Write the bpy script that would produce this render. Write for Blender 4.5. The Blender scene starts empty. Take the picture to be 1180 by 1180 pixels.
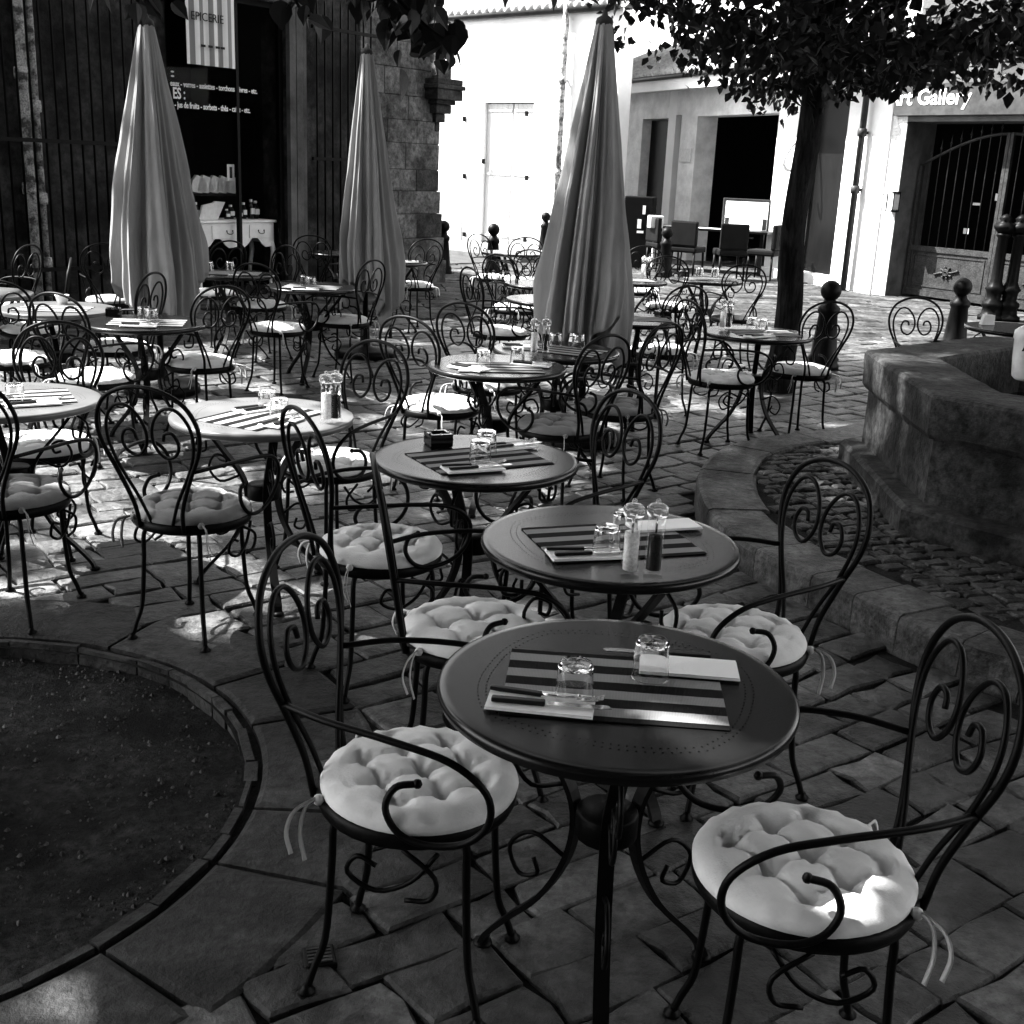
import bpy, bmesh, math, random
from mathutils import Vector, Matrix, noise
random.seed(7)
PI = math.pi
scene = bpy.context.scene
COL = scene.collection

# ------------------------------------------------------------------ camera
F, PITCH, ROLL, H = 1336.4, math.radians(16.625), math.radians(-2.564), 1.684
_c, _s = math.cos(PITCH), math.sin(PITCH)
_f = Vector((0, _c, -_s)); _r = Vector((1, 0, 0)); _d = Vector((0, -_s, -_c))
cr, sr = math.cos(ROLL), math.sin(ROLL)
CR = cr*_r + sr*_d; CD = -sr*_r + cr*_d
cam_d = bpy.data.cameras.new('camera'); cam = bpy.data.objects.new('camera', cam_d); COL.objects.link(cam)
m = Matrix((CR, -CD, -_f)).transposed().to_4x4(); m.translation = Vector((0, 0, H))
cam.matrix_world = m
cam_d.sensor_width = 36; cam_d.lens = F/1180*36; cam_d.clip_end = 500; cam_d.clip_start = .05
scene.camera = cam

def ray(u, v): return (CR*((u-590)/F) + CD*((v-590)/F) + _f)
def at(u, v, z=0.0):
    d = ray(u, v); t = (z-H)/d.z
    return Vector((d.x*t, d.y*t, z))
def aty(u, v, y):
    d = ray(u, v); t = y/d.y
    return Vector((d.x*t, y, H+d.z*t))
def onplane(u, v, P, D):
    """pixel -> (s, z) on the vertical plane through P along unit D"""
    d = ray(u, v); n = Vector((-D[1], D[0]))
    t = (P[0]*n.x+P[1]*n.y)/(d.x*n.x+d.y*n.y)
    x, y = d.x*t, d.y*t
    return (x-P[0])*D[0]+(y-P[1])*D[1], H+d.z*t

# ------------------------------------------------------------------ materials (all grey: the photo is monochrome)
def mat(name, g, rough=.6, var=0, scale=8, bump=0, bscale=40, metallic=0, g2=None, detail=6, spec=.16, coat=0, trans=0, stretch=(1,1,1), sheen=0, contrast=(.35,.65), speck=0):
    M = bpy.data.materials.new(name); M.use_nodes = True
    nt = M.node_tree; N = nt.nodes; L = nt.links
    b = N['Principled BSDF']
    b.inputs['Roughness'].default_value = rough; b.inputs['Metallic'].default_value = metallic
    b.inputs['Specular IOR Level'].default_value = spec
    b.inputs['Coat Weight'].default_value = coat
    b.inputs['Sheen Weight'].default_value = sheen
    if trans: b.inputs['Transmission Weight'].default_value = trans; b.inputs['IOR'].default_value = 1.46
    b.inputs['Base Color'].default_value = (g, g, g, 1)
    tc = N.new('ShaderNodeTexCoord'); mp = N.new('ShaderNodeMapping'); mp.inputs['Scale'].default_value = stretch
    L.new(tc.outputs['Object'], mp.inputs['Vector'])
    if var or g2 is not None:
        n = N.new('ShaderNodeTexNoise'); n.inputs['Scale'].default_value = scale; n.inputs['Detail'].default_value = detail; n.inputs['Roughness'].default_value = .62
        L.new(mp.outputs[0], n.inputs['Vector'])
        r = N.new('ShaderNodeMapRange'); r.inputs['From Min'].default_value = contrast[0]; r.inputs['From Max'].default_value = contrast[1]
        lo = g*(1-var) if g2 is None else g; hi = g*(1+var) if g2 is None else g2
        r.inputs['To Min'].default_value = lo; r.inputs['To Max'].default_value = hi
        L.new(n.outputs['Fac'], r.inputs['Value'])
        c = N.new('ShaderNodeCombineColor')
        for k in range(3): L.new(r.outputs[0], c.inputs[k])
        L.new(c.outputs[0], b.inputs['Base Color'])
    if speck and (var or g2 is not None):
        n4 = N.new('ShaderNodeTexNoise'); n4.inputs['Scale'].default_value = scale*6.5; n4.inputs['Detail'].default_value = 9; n4.inputs['Roughness'].default_value = .7
        L.new(mp.outputs[0], n4.inputs['Vector']); r4 = N.new('ShaderNodeMapRange'); r4.inputs['From Min'].default_value = .36; r4.inputs['From Max'].default_value = .66
        r4.inputs['To Min'].default_value = 1-speck; r4.inputs['To Max'].default_value = 1+speck; L.new(n4.outputs['Fac'], r4.inputs['Value'])
        vm = N.new('ShaderNodeVectorMath'); vm.operation = 'SCALE'; L.new(c.outputs[0], vm.inputs[0]); L.new(r4.outputs[0], vm.inputs['Scale']); L.new(vm.outputs[0], b.inputs['Base Color'])
    if bump:
        n2 = N.new('ShaderNodeTexNoise'); n2.inputs['Scale'].default_value = bscale; n2.inputs['Detail'].default_value = 8; n2.inputs['Roughness'].default_value = .65
        L.new(mp.outputs[0], n2.inputs['Vector'])
        bp = N.new('ShaderNodeBump'); bp.inputs['Strength'].default_value = bump; bp.inputs['Distance'].default_value = .02
        L.new(n2.outputs['Fac'], bp.inputs['Height']); L.new(bp.outputs[0], b.inputs['Normal'])
    return M

IRON   = mat('black_iron', .0018, .45, spec=.08, var=.4, scale=25, bump=.08, bscale=120)
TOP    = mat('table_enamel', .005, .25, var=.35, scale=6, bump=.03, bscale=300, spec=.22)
TOPGLARE   = mat('glare_whitened_enamel', .085, .30, var=.2, scale=5, bump=.03, bscale=300, spec=.4)  # enamel lightened to stand in for glare on four left tabletops
HOLE   = mat('hole_black', .001, .9, spec=0)
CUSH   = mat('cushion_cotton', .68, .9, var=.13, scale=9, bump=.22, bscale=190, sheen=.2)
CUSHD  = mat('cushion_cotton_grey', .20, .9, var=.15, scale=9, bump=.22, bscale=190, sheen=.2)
RIBBON = mat('ribbon_cotton', .55, .9, var=.1)
CLOTH  = mat('parasol_canvas', .21, .9, var=.25, scale=3, bump=.5, bscale=9, detail=9, stretch=(1.6,1.6,.35), spec=.05)
STRAP  = mat('dark_strap', .03, .8, var=.2)
NAPK   = mat('napkin_paper', .86, .85, var=.04, bump=.1, bscale=60)
STEEL  = mat('steel', .6, .22, metallic=1, var=.1)
HANDLE = mat('black_handle', .006, .45, var=.2)
SALT   = mat('salt', .75, .8, var=.25, scale=120)
PEPPER = mat('pepper', .012, .8, var=.6, scale=160)
ASH    = mat('smoked_glass', .004, .08, spec=.5, var=.1)
CERAM  = mat('white_ceramic', .8, .3, spec=.5, var=.03)
PAVE   = mat('paving_stone', .006, .46, speck=.6, spec=.28, g2=.10, scale=3.4, bump=1, bscale=17, detail=14, contrast=(.38,.66))
JOINT  = mat('joint_dirt', .003, .95, speck=.6, g2=.014, scale=14, bump=.8, bscale=60, detail=10)
SOIL   = mat('pit_soil', .001, .95, speck=.9, g2=.034, scale=5, bump=1, bscale=70, detail=12, contrast=(.38,.72))
KERB   = mat('kerb_stone', .022, .62, speck=.6, g2=.11, scale=5, bump=.7, bscale=30, detail=10)
COBB   = mat('cobble_stone', .010, .55, speck=.6, g2=.06, scale=9, bump=.8, bscale=40, detail=9)
BASIN  = mat('fountain_stone', .005, .75, speck=.75, g2=.045, spec=.12, scale=3.0, bump=.7, bscale=22, detail=12, contrast=(.36,.7))
WATER  = mat('basin_water', .002, .06, spec=.3, var=.1)
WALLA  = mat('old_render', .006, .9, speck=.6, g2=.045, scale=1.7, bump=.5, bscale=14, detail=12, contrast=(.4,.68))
ASHLAR = mat('ashlar_stone', .025, .85, speck=.6, g2=.14, scale=2.6, bump=.6, bscale=20, detail=11, contrast=(.36,.66))
ASHL2  = mat('dark_ashlar_stone', .010, .85, speck=.6, g2=.05, scale=4, bump=.6, bscale=25, detail=11)
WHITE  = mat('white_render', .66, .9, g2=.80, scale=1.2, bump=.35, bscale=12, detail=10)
STAIN  = mat('stained_render', .20, .9, g2=.66, scale=5, bump=.4, bscale=30, detail=10)
DOORW  = mat('pale_boards', .56, .7, var=.06, scale=6, bump=.2, bscale=20, stretch=(1,1,.1))
STUC   = mat('rough_stucco', .55, .92, g2=.80, scale=3, bump=1, bscale=22, detail=10)
REVEAL = mat('grey_render', .045, .9, g2=.12, scale=2, bump=.5, bscale=18, detail=10)
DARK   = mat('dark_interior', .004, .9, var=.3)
DWOOD  = mat('dark_wood', .002, .5, spec=.1, var=.4, scale=8, stretch=(1,1,.2))
GLASS  = mat('shop_glass', .01, .03, var=.1, trans=.95, spec=.5)
nt_ = GLASS.node_tree; tp_ = nt_.nodes.new('ShaderNodeBsdfTransparent'); gl_ = nt_.nodes.new('ShaderNodeBsdfGlossy'); gl_.inputs['Roughness'].default_value = .02
fr_ = nt_.nodes.new('ShaderNodeFresnel'); fr_.inputs[0].default_value = 1.09; mx_ = nt_.nodes.new('ShaderNodeMixShader')
gm_ = nt_.nodes.new('ShaderNodeNewGeometry'); mm_ = nt_.nodes.new('ShaderNodeMath'); mm_.operation = 'SUBTRACT'; mm_.use_clamp = True; nt_.links.new(fr_.outputs[0], mm_.inputs[0]); nt_.links.new(gm_.outputs['Backfacing'], mm_.inputs[1]); nt_.links.new(mm_.outputs[0], mx_.inputs[0]); nt_.links.new(tp_.outputs[0], mx_.inputs[1]); nt_.links.new(gl_.outputs[0], mx_.inputs[2]); nt_.links.new(mx_.outputs[0], nt_.nodes['Material Output'].inputs[0])
def thin(name, ior, rough=.03, tint=.97):
    M = bpy.data.materials.new(name); M.use_nodes = True; nt_ = M.node_tree; nt_.nodes.remove(nt_.nodes['Principled BSDF'])
    tp_ = nt_.nodes.new('ShaderNodeBsdfTransparent'); tp_.inputs[0].default_value = (tint, tint, tint, 1); gl_ = nt_.nodes.new('ShaderNodeBsdfGlossy'); gl_.inputs['Roughness'].default_value = rough
    fr_ = nt_.nodes.new('ShaderNodeFresnel'); fr_.inputs[0].default_value = ior; mx_ = nt_.nodes.new('ShaderNodeMixShader')
    gm_ = nt_.nodes.new('ShaderNodeNewGeometry'); mm_ = nt_.nodes.new('ShaderNodeMath'); mm_.operation = 'SUBTRACT'; mm_.use_clamp = True; nt_.links.new(fr_.outputs[0], mm_.inputs[0]); nt_.links.new(gm_.outputs['Backfacing'], mm_.inputs[1]); nt_.links.new(mm_.outputs[0], mx_.inputs[0]); nt_.links.new(tp_.outputs[0], mx_.inputs[1]); nt_.links.new(gl_.outputs[0], mx_.inputs[2]); nt_.links.new(mx_.outputs[0], nt_.nodes['Material Output'].inputs[0]); return M
CLEAR = thin('clear_mill', 1.75, .04, .99)
TUMB   = mat('tumbler_glass', .98, .0, trans=1, spec=.5)
TUMB.node_tree.nodes['Principled BSDF'].inputs['IOR'].default_value = 1.5
DESK   = mat('desk_paint', .66, .5, g2=.78, scale=7, bump=.1, bscale=30)
PAPER  = mat('paper', .6, .9, var=.1, scale=20)
INK    = mat('ink', .02, .9, var=.2)
LETTER = mat('vinyl_lettering', .8, .6, var=.03)
GATE   = mat('gate_paint', .016, .5, speck=.6, g2=.035, scale=9, bump=.3, bscale=40, detail=9)
PIPEM  = mat('painted_pipe', .08, .6, speck=.6, g2=.45, scale=9, bump=.3, bscale=40, detail=8, contrast=(.42,.55))
PIPEB  = mat('cast_pipe', .02, .5, var=.4)
SIGNB  = mat('sign_board', .02, .6, g2=.05, scale=7)
ROOF   = mat('roof_tile', .28, .85, g2=.5, scale=12, bump=.5, bscale=30)
BARK   = mat('bark', .0015, .95, speck=.6, spec=.05, g2=.02, scale=10, bump=1, bscale=26, detail=10, stretch=(1,1,.18))
PEWTER = mat('clear_plastic', .42, .25, g2=.62, scale=6, trans=.25)
TVB    = mat('bezel', .05, .4, var=.1)
UPH    = mat('dark_upholstery', .003, .7, spec=.1, var=.3)

def leafmat(name, lo, hi, rough=.5):
    M = mat(name, lo, rough, g2=hi, scale=1.5, bump=.1, bscale=60, detail=3)
    nt = M.node_tree; b = nt.nodes['Principled BSDF']; out = nt.nodes['Material Output']
    tr = nt.nodes.new('ShaderNodeBsdfTranslucent'); tr.inputs[0].default_value = (hi, hi, hi, 1)
    mx = nt.nodes.new('ShaderNodeMixShader'); mx.inputs[0].default_value = .12
    nt.links.new(b.outputs[0], mx.inputs[1]); nt.links.new(tr.outputs[0], mx.inputs[2]); nt.links.new(mx.outputs[0], out.inputs[0])
    return M
LEAF = leafmat('leaf', .003, .010)
LEAFN = leafmat('leaf_near', .006, .02, .4)

SCREEN = bpy.data.materials.new('reflection_glow_screen'); SCREEN.use_nodes = True
_b = SCREEN.node_tree.nodes['Principled BSDF']; _b.inputs['Base Color'].default_value = (.7,.7,.7,1)
_b.inputs['Emission Color'].default_value = (1,1,1,1); _b.inputs['Emission Strength'].default_value = .55  # glow stands in for the white reflection on the screen

# striped placemat material: stripes across local Y
def stripes(name, n, dark, light, length, axis='Y'):
    M = bpy.data.materials.new(name); M.use_nodes = True
    nt = M.node_tree; N = nt.nodes; L = nt.links; b = N['Principled BSDF']; b.inputs['Roughness'].default_value = .85; b.inputs['Specular IOR Level'].default_value = .08
    tc = N.new('ShaderNodeTexCoord'); sp = N.new('ShaderNodeSeparateXYZ'); L.new(tc.outputs['Object'], sp.inputs[0])
    a = N.new('ShaderNodeMath'); a.operation = 'MULTIPLY'; a.inputs[1].default_value = n/length; L.new(sp.outputs[axis], a.inputs[0])
    o = N.new('ShaderNodeMath'); o.operation = 'ADD'; o.inputs[1].default_value = 100.25; L.new(a.outputs[0], o.inputs[0])
    fr = N.new('ShaderNodeMath'); fr.operation = 'FRACT'; L.new(o.outputs[0], fr.inputs[0])
    gt = N.new('ShaderNodeMath'); gt.operation = 'GREATER_THAN'; gt.inputs[1].default_value = .5; L.new(fr.outputs[0], gt.inputs[0])
    w = N.new('ShaderNodeTexWave'); w.inputs['Scale'].default_value = 110; w.inputs['Distortion'].default_value = 1; L.new(tc.outputs['Object'], w.inputs['Vector'])
    r = N.new('ShaderNodeMapRange'); r.inputs['To Min'].default_value = dark; r.inputs['To Max'].default_value = light; L.new(gt.outputs[0], r.inputs['Value'])
    r2 = N.new('ShaderNodeMapRange'); r2.inputs['To Min'].default_value = .85; r2.inputs['To Max'].default_value = 1.1; L.new(w.outputs['Fac'], r2.inputs['Value'])
    mu = N.new('ShaderNodeMath'); mu.operation = 'MULTIPLY'; L.new(r.outputs[0], mu.inputs[0]); L.new(r2.outputs[0], mu.inputs[1])
    c = N.new('ShaderNodeCombineColor')
    for k in range(3): L.new(mu.outputs[0], c.inputs[k])
    L.new(c.outputs[0], b.inputs['Base Color'])
    bp = N.new('ShaderNodeBump'); bp.inputs['Strength'].default_value = .3; bp.inputs['Distance'].default_value = .002; L.new(w.outputs['Fac'], bp.inputs['Height']); L.new(bp.outputs[0], b.inputs['Normal'])
    return M
MATW, MATH_ = .42, .30
MATS = stripes('striped_mat', 4, .003, .24, MATH_)
BANNER = stripes('striped_banner', 6, .22, .72, .78, 'X')

# ------------------------------------------------------------------ mesh builder
class MB:
    def __init__(s): s.v = []; s.f = []; s.mi = []; s.sm = []
    def add(s, vs, fs, mi=0, smooth=False):
        o = len(s.v); s.v += [tuple(p) for p in vs]
        for f in fs: s.f.append(tuple(o+i for i in f)); s.mi.append(mi); s.sm.append(smooth)
        return s
    def box(s, x0, x1, y0, y1, z0, z1, mi=0, bev=0):
        if bev:
            bm = bmesh.new(); bmesh.ops.create_cube(bm, size=1)
            for v in bm.verts: v.co = Vector(((x0+x1)/2+v.co.x*(x1-x0), (y0+y1)/2+v.co.y*(y1-y0), (z0+z1)/2+v.co.z*(z1-z0)))
            bmesh.ops.bevel(bm, geom=bm.edges[:], offset=bev, segments=2, affect='EDGES', profile=.6)
            bm.verts.index_update()
            s.add([v.co[:] for v in bm.verts], [[v.index for v in f.verts] for f in bm.faces], mi); bm.free(); return s
        vs = [(x, y, z) for z in (z0, z1) for y in (y0, y1) for x in (x0, x1)]
        return s.add(vs, [(0,2,3,1),(4,5,7,6),(0,1,5,4),(2,6,7,3),(0,4,6,2),(1,3,7,5)], mi)
    def tube(s, pts, r, n=7, mi=0, res=0, closed=False, flat=None, cap=True):
        P = [Vector(p) for p in pts]
        if res: P = spline(P, res, closed)
        k = len(P); rr = r if callable(r) else (lambda t: r)
        T = []
        for i in range(k):
            a = P[(i-1) % k] if (closed or i > 0) else P[0]; b = P[(i+1) % k] if (closed or i < k-1) else P[-1]
            t = (b-a); T.append(t.normalized() if t.length > 1e-9 else Vector((0,0,1)))
        up = Vector((0,0,1)) if abs(T[0].z) < .9 else Vector((1,0,0))
        nrm = (up-T[0]*up.dot(T[0])).normalized(); vs = []
        for i in range(k):
            nrm = nrm-T[i]*nrm.dot(T[i]); nrm = nrm.normalized() if nrm.length > 1e-6 else T[i].orthogonal().normalized()
            bi = T[i].cross(nrm); R = rr(i/max(1, k-1))
            for j in range(n):
                a = 2*PI*j/n; vs.append(P[i]+nrm*math.cos(a)*R+bi*math.sin(a)*R*(flat or 1))
        fs = []
        for i in range(k if closed else k-1):
            for j in range(n):
                a = i*n+j; b = i*n+(j+1) % n; i2 = (i+1) % k
                fs.append((a, b, i2*n+(j+1) % n, i2*n+j))
        if not closed and cap: fs += [tuple(range(n-1, -1, -1)), tuple((k-1)*n+j for j in range(n))]
        return s.add(vs, fs, mi, True)
    def lathe(s, prof, n=24, c=(0,0), mi=0, smooth=True, scallop=0):
        vs = []; k = len(prof)
        for (r, z) in prof:
            for j in range(n):
                a = 2*PI*j/n; rr = r*(1+scallop*math.cos(a*8)); vs.append((c[0]+rr*math.cos(a), c[1]+rr*math.sin(a), z))
        fs = [(i*n+j, i*n+(j+1) % n, (i+1)*n+(j+1) % n, (i+1)*n+j) for i in range(k-1) for j in range(n)]
        if prof[0][0] > 1e-6: fs.append(tuple(range(n-1, -1, -1)))
        if prof[-1][0] > 1e-6: fs.append(tuple((k-1)*n+j for j in range(n)))
        return s.add(vs, fs, mi, smooth)
    def sphere(s, c, r, n=14, mi=0):
        pr = [(max(1e-7, r*math.sin(PI*i/(n//2*1.0))), c[2]-r*math.cos(PI*i/(n//2*1.0))) for i in range(n//2+1)]
        return s.lathe(pr, n, (c[0], c[1]), mi)
    def poly(s, pts2, y0, y1, mi=0):
        """extrude an x-z polygon along y"""
        n = len(pts2); vs = [(x, y0, z) for x, z in pts2]+[(x, y1, z) for x, z in pts2]
        return s.add(vs, [tuple(range(n)), tuple(range(2*n-1, n-1, -1))]+[(i, i+n, (i+1) % n+n, (i+1) % n) for i in range(n)], mi)
    def build(s, name, mats, parent=None, smooth=None, sharp=None):
        me = bpy.data.meshes.new(name); me.from_pydata(s.v, [], s.f)
        if not isinstance(mats, (list, tuple)): mats = [mats]
        for q in mats: me.materials.append(q)
        me.polygons.foreach_set('material_index', s.mi)
        me.polygons.foreach_set('use_smooth', s.sm if smooth is None else [smooth]*len(s.f))
        me.update()
        if sharp: me.set_sharp_from_angle(angle=math.radians(sharp))
        o = bpy.data.objects.new(name, me); COL.objects.link(o); o.parent = parent
        return o
def spline(P, res, closed=False):
    out = []; n = len(P)
    for i in range(n if closed else n-1):
        p0 = P[(i-1) % n] if (closed or i > 0) else P[0]*2-P[1]
        p1 = P[i]; p2 = P[(i+1) % n]; p3 = P[(i+2) % n] if (closed or i < n-2) else P[-1]*2-P[-2]
        for k in range(res):
            t = k/res
            out.append(.5*((2*p1)+(p2-p0)*t+(2*p0-5*p1+4*p2-p3)*t*t+(3*p1-p0-3*p2+p3)*t**3))
    if not closed: out.append(P[-1])
    return out
def tag(o, label=None, cat=None, group=None, kind=None):
    if label: o['label'] = label
    if cat: o['category'] = cat
    if group: o['group'] = group
    if kind: o['kind'] = kind
    return o
def empty(name, loc=(0,0,0), rz=0):
    o = bpy.data.objects.new(name, None); COL.objects.link(o); o.location = loc; o.rotation_euler = (0, 0, rz); o.empty_display_size = .1
    return o
def thing(name, label, cat, loc=(0,0,0), rz=0, group=None): return tag(empty(name, loc, rz), label, cat, group)
def copy_tree(o, parent=None):
    c = o.copy(); COL.objects.link(c); c.parent = parent
    for ch in list(o.children): copy_tree(ch, c)
    return c
def put(o, loc, rz=0): o.location = loc; o.rotation_euler = (0, 0, rz); return o
def text_mesh(name, s, size, material, parent, loc, rot, sx=1, bold=0.0, ext=.003):
    c = bpy.data.curves.new('t', 'FONT'); c.body = s; c.size = size; c.extrude = ext; c.offset = bold; c.resolution_u = 3
    t = bpy.data.objects.new('t', c); COL.objects.link(t)
    bpy.context.view_layer.update()
    me = bpy.data.meshes.new_from_object(t.evaluated_get(bpy.context.evaluated_depsgraph_get()))
    bpy.data.objects.remove(t); me.materials.clear(); me.materials.append(material); me.name = name
    o = bpy.data.objects.new(name, me); COL.objects.link(o); o.parent = parent; o.location = loc; o.rotation_euler = rot; o.scale = (sx, 1, 1)
    return o
def nz(x, y, z=0, s=1): return noise.noise(Vector((x*s, y*s, z*s)))

# ------------------------------------------------------------------ light
SUN = Vector((-.635, .12, .76)).normalized()
sd = bpy.data.lights.new('sun', 'SUN'); sd.energy = 5.0; sd.angle = math.radians(.53); sd.color = (1, .995, .985)
so = bpy.data.objects.new('sun', sd); COL.objects.link(so); so.rotation_euler = SUN.to_track_quat('Z', 'Y').to_euler(); so.location = (5, -8, 15)
w = bpy.data.worlds.new('World'); scene.world = w; w.use_nodes = True
nt = w.node_tree; bg = nt.nodes['Background']; sk = nt.nodes.new('ShaderNodeTexSky'); sk.sky_type = 'NISHITA'; sk.sun_disc = False
sk.sun_elevation = math.asin(SUN.z); sk.sun_rotation = math.atan2(SUN.x, SUN.y)
bw = nt.nodes.new('ShaderNodeRGBToBW'); nt.links.new(sk.outputs[0], bw.inputs[0]); nt.links.new(bw.outputs[0], bg.inputs[0]); bg.inputs[1].default_value = .15
scene.view_settings.view_transform = 'Standard'; scene.view_settings.look = 'None'; scene.view_settings.gamma = 1
scene.view_settings.exposure = 2.75

# ------------------------------------------------------------------ ground
PIT_C, PIT_R = Vector((-1.72, 2.76)), 1.02
FC, FA, FPA = Vector((3.78, 6.35)), 1.62, None
# fountain platform: outline (left arc) measured on its top, z = .14
PZ = .14
def kerb_out(a): return None
plat = [at(1180+260, 860, PZ), at(1290, 805, PZ), at(1180, 762, PZ), at(1090, 732, PZ), at(1000, 692, PZ), at(920, 655, PZ), at(860, 625, PZ), at(820, 592, PZ), at(803, 560, PZ),
        at(808, 535, PZ), at(832, 515, PZ), at(880, 502, PZ), at(940, 494, PZ), at(1010, 480, PZ)]
plat = [Vector((p.x, p.y, 0)) for p in plat]
P_out = spline(plat, 5)
P_out = [p for p in P_out]
far = [Vector((5.6, 8.9, 0)), Vector((7.2, 7.5, 0)), Vector((7.4, 4.5, 0)), Vector((5.0, 2.2, 0))]
poly_plat = [(p.x, p.y) for p in P_out+far]
def inpoly(x, y, pl):
    c = False; n = len(pl); j = n-1
    for i in range(n):
        xi, yi = pl[i]; xj, yj = pl[j]
        if (yi > y) != (yj > y) and x < (xj-xi)*(y-yi)/(yj-yi)+xi: c = not c
        j = i
    return c

def gz(x, y): return 0.0
g = MB(); S = 220
# base ground with a hole for the tree pit
ring = [(PIT_C.x+(PIT_R-.02)*math.cos(2*PI*i/64), PIT_C.y+(PIT_R-.02)*math.sin(2*PI*i/64), -.022) for i in range(64)]
outer = []
for i in range(64):
    a = 2*PI*i/64; cx, sy = math.cos(a), math.sin(a); k = S/max(abs(cx), abs(sy)); outer.append((cx*k, sy*k+20, -.022))
g.add(ring+outer, [(i, (i+1) % 64, 64+(i+1) % 64, 64+i) for i in range(64)])
gr = g.build('ground', JOINT); tag(gr, kind='structure')
# flagstones laid in courses, each a low bevelled irregular slab
def paving(name, material, x0, x1, y0, y1, ang, row, lmin, lmax, gap, skip, seed, hmax=.0, jit=.018):
    rnd = random.Random(seed); mb = MB(); ca, sa = math.cos(ang), math.sin(ang)
    R = math.hypot(x1-x0, y1-y0)/2+1; cx, cy = (x0+x1)/2, (y0+y1)/2; b = -R
    while b < R:
        rw = row*rnd.uniform(.78, 1.25); a = -R+rnd.uniform(0, .5); 
        while a < R:
            ln = rnd.uniform(lmin, lmax); ma, mbb = a+ln/2, b+rw/2
            X = cx+ma*ca-mbb*sa; Y = cy+ma*sa+mbb*ca
            if x0 < X < x1 and y0 < Y < y1 and not skip(X, Y):
                g2 = gap/2; j = lambda: rnd.uniform(-jit, jit)
                wob = lambda q: .035*math.sin(q*.9+b*2)
                cs = [(a+g2+j(), b+g2+j()), (a+ln*.5+j(), b+g2+j()*.8), (a+ln-g2+j(), b+g2+j()), (a+ln-g2+j(), b+rw*.5), (a+ln-g2+j(), b+rw-g2+j()), (a+ln*.5+j(), b+rw-g2+j()*.8), (a+g2+j(), b+rw-g2+j()), (a+g2+j(), b+rw*.5)]
                zt = rnd.uniform(-.006, .004)+hmax; tx, ty = rnd.uniform(-.02, .02), rnd.uniform(-.02, .02)
                vs = []
                for lev, (ins, dz) in enumerate([(0, -.03), (0, -.010), (.008, -.0025), (.03, 0)]):
                    for (p, q) in cs:
                        dx, dy = ma-p, mbb-q; dl = math.hypot(dx, dy)
                        p2, q2 = p+dx/dl*ins, q+dy/dl*ins+wob(p)
                        z = zt+dz+(p-ma)*tx+(q-mbb)*ty+(.003*nz(p*6, q*6) if lev == 3 else 0)
                        vs.append((cx+p2*ca-q2*sa, cy+p2*sa+q2*ca, z))
                n = 8; o = len(vs); vs.append((X-wob(ma)*sa, Y+wob(ma)*ca, zt+rnd.uniform(-.001, .004)))
                fs = [(l*n+i, l*n+(i+1) % n, (l+1)*n+(i+1) % n, (l+1)*n+i) for l in range(3) for i in range(n)]+[(3*n+i, 3*n+(i+1) % n, o) for i in range(n)]
                mb.add(vs, fs, 0, True)
            a += ln
        b += rw
    return tag(mb.build(name, material, sharp=24), kind='structure')
def sk1(x, y):
    if math.hypot(x-PIT_C.x, y-PIT_C.y) < PIT_R+.30: return True
    return inpoly(x, y, poly_plat)
# per-stone tone variation through an island-random node
def island(M, lo=.55, hi=1.35, r0=.36, r1=.62):
    nt = M.node_tree; N = nt.nodes; L = nt.links; b = N['Principled BSDF']
    src = b.inputs['Base Color'].links[0].from_socket
    ge = N.new('ShaderNodeNewGeometry'); r = N.new('ShaderNodeMapRange'); r.inputs['To Min'].default_value = lo; r.inputs['To Max'].default_value = hi
    L.new(ge.outputs['Random Per Island'], r.inputs['Value'])
    v = N.new('ShaderNodeVectorMath'); v.operation = 'SCALE'; L.new(src, v.inputs[0]); L.new(r.outputs[0], v.inputs['Scale']); L.new(v.outputs[0], b.inputs['Base Color'])
    r2 = N.new('ShaderNodeMapRange'); r2.inputs['To Min'].default_value = r0; r2.inputs['To Max'].default_value = r1
    n3 = N.new('ShaderNodeTexNoise'); n3.inputs['Scale'].default_value = 7; n3.inputs['Detail'].default_value = 6; L.new(n3.outputs['Fac'], r2.inputs['Value']); L.new(r2.outputs[0], b.inputs['Roughness'])
island(PAVE, .4, 1.6, .30, .62); island(COBB, .5, 1.5); island(KERB, .75, 1.2)
paving('paving', PAVE, -7, 8, .6, 13, math.radians(36), .185, .17, .36, .011, sk1, 3, jit=.013)
PAVE2 = mat('plaza_stone', .012, .9, speck=.6, g2=.075, spec=.1, scale=2.2, bump=.8, bscale=12, detail=10, contrast=(.36,.6)); island(PAVE2, .6, 1.25, .85, .95)
paving('plaza_paving', PAVE2, -9, 13, 13, 27.5, math.radians(8), .32, .3, .6, .016, lambda x, y: False, 5)

PAVE3 = mat('worn_slab', .008, .6, speck=.6, g2=.05, scale=4, bump=.9, bscale=22, detail=12); island(PAVE3, .7, 1.2)
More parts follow.
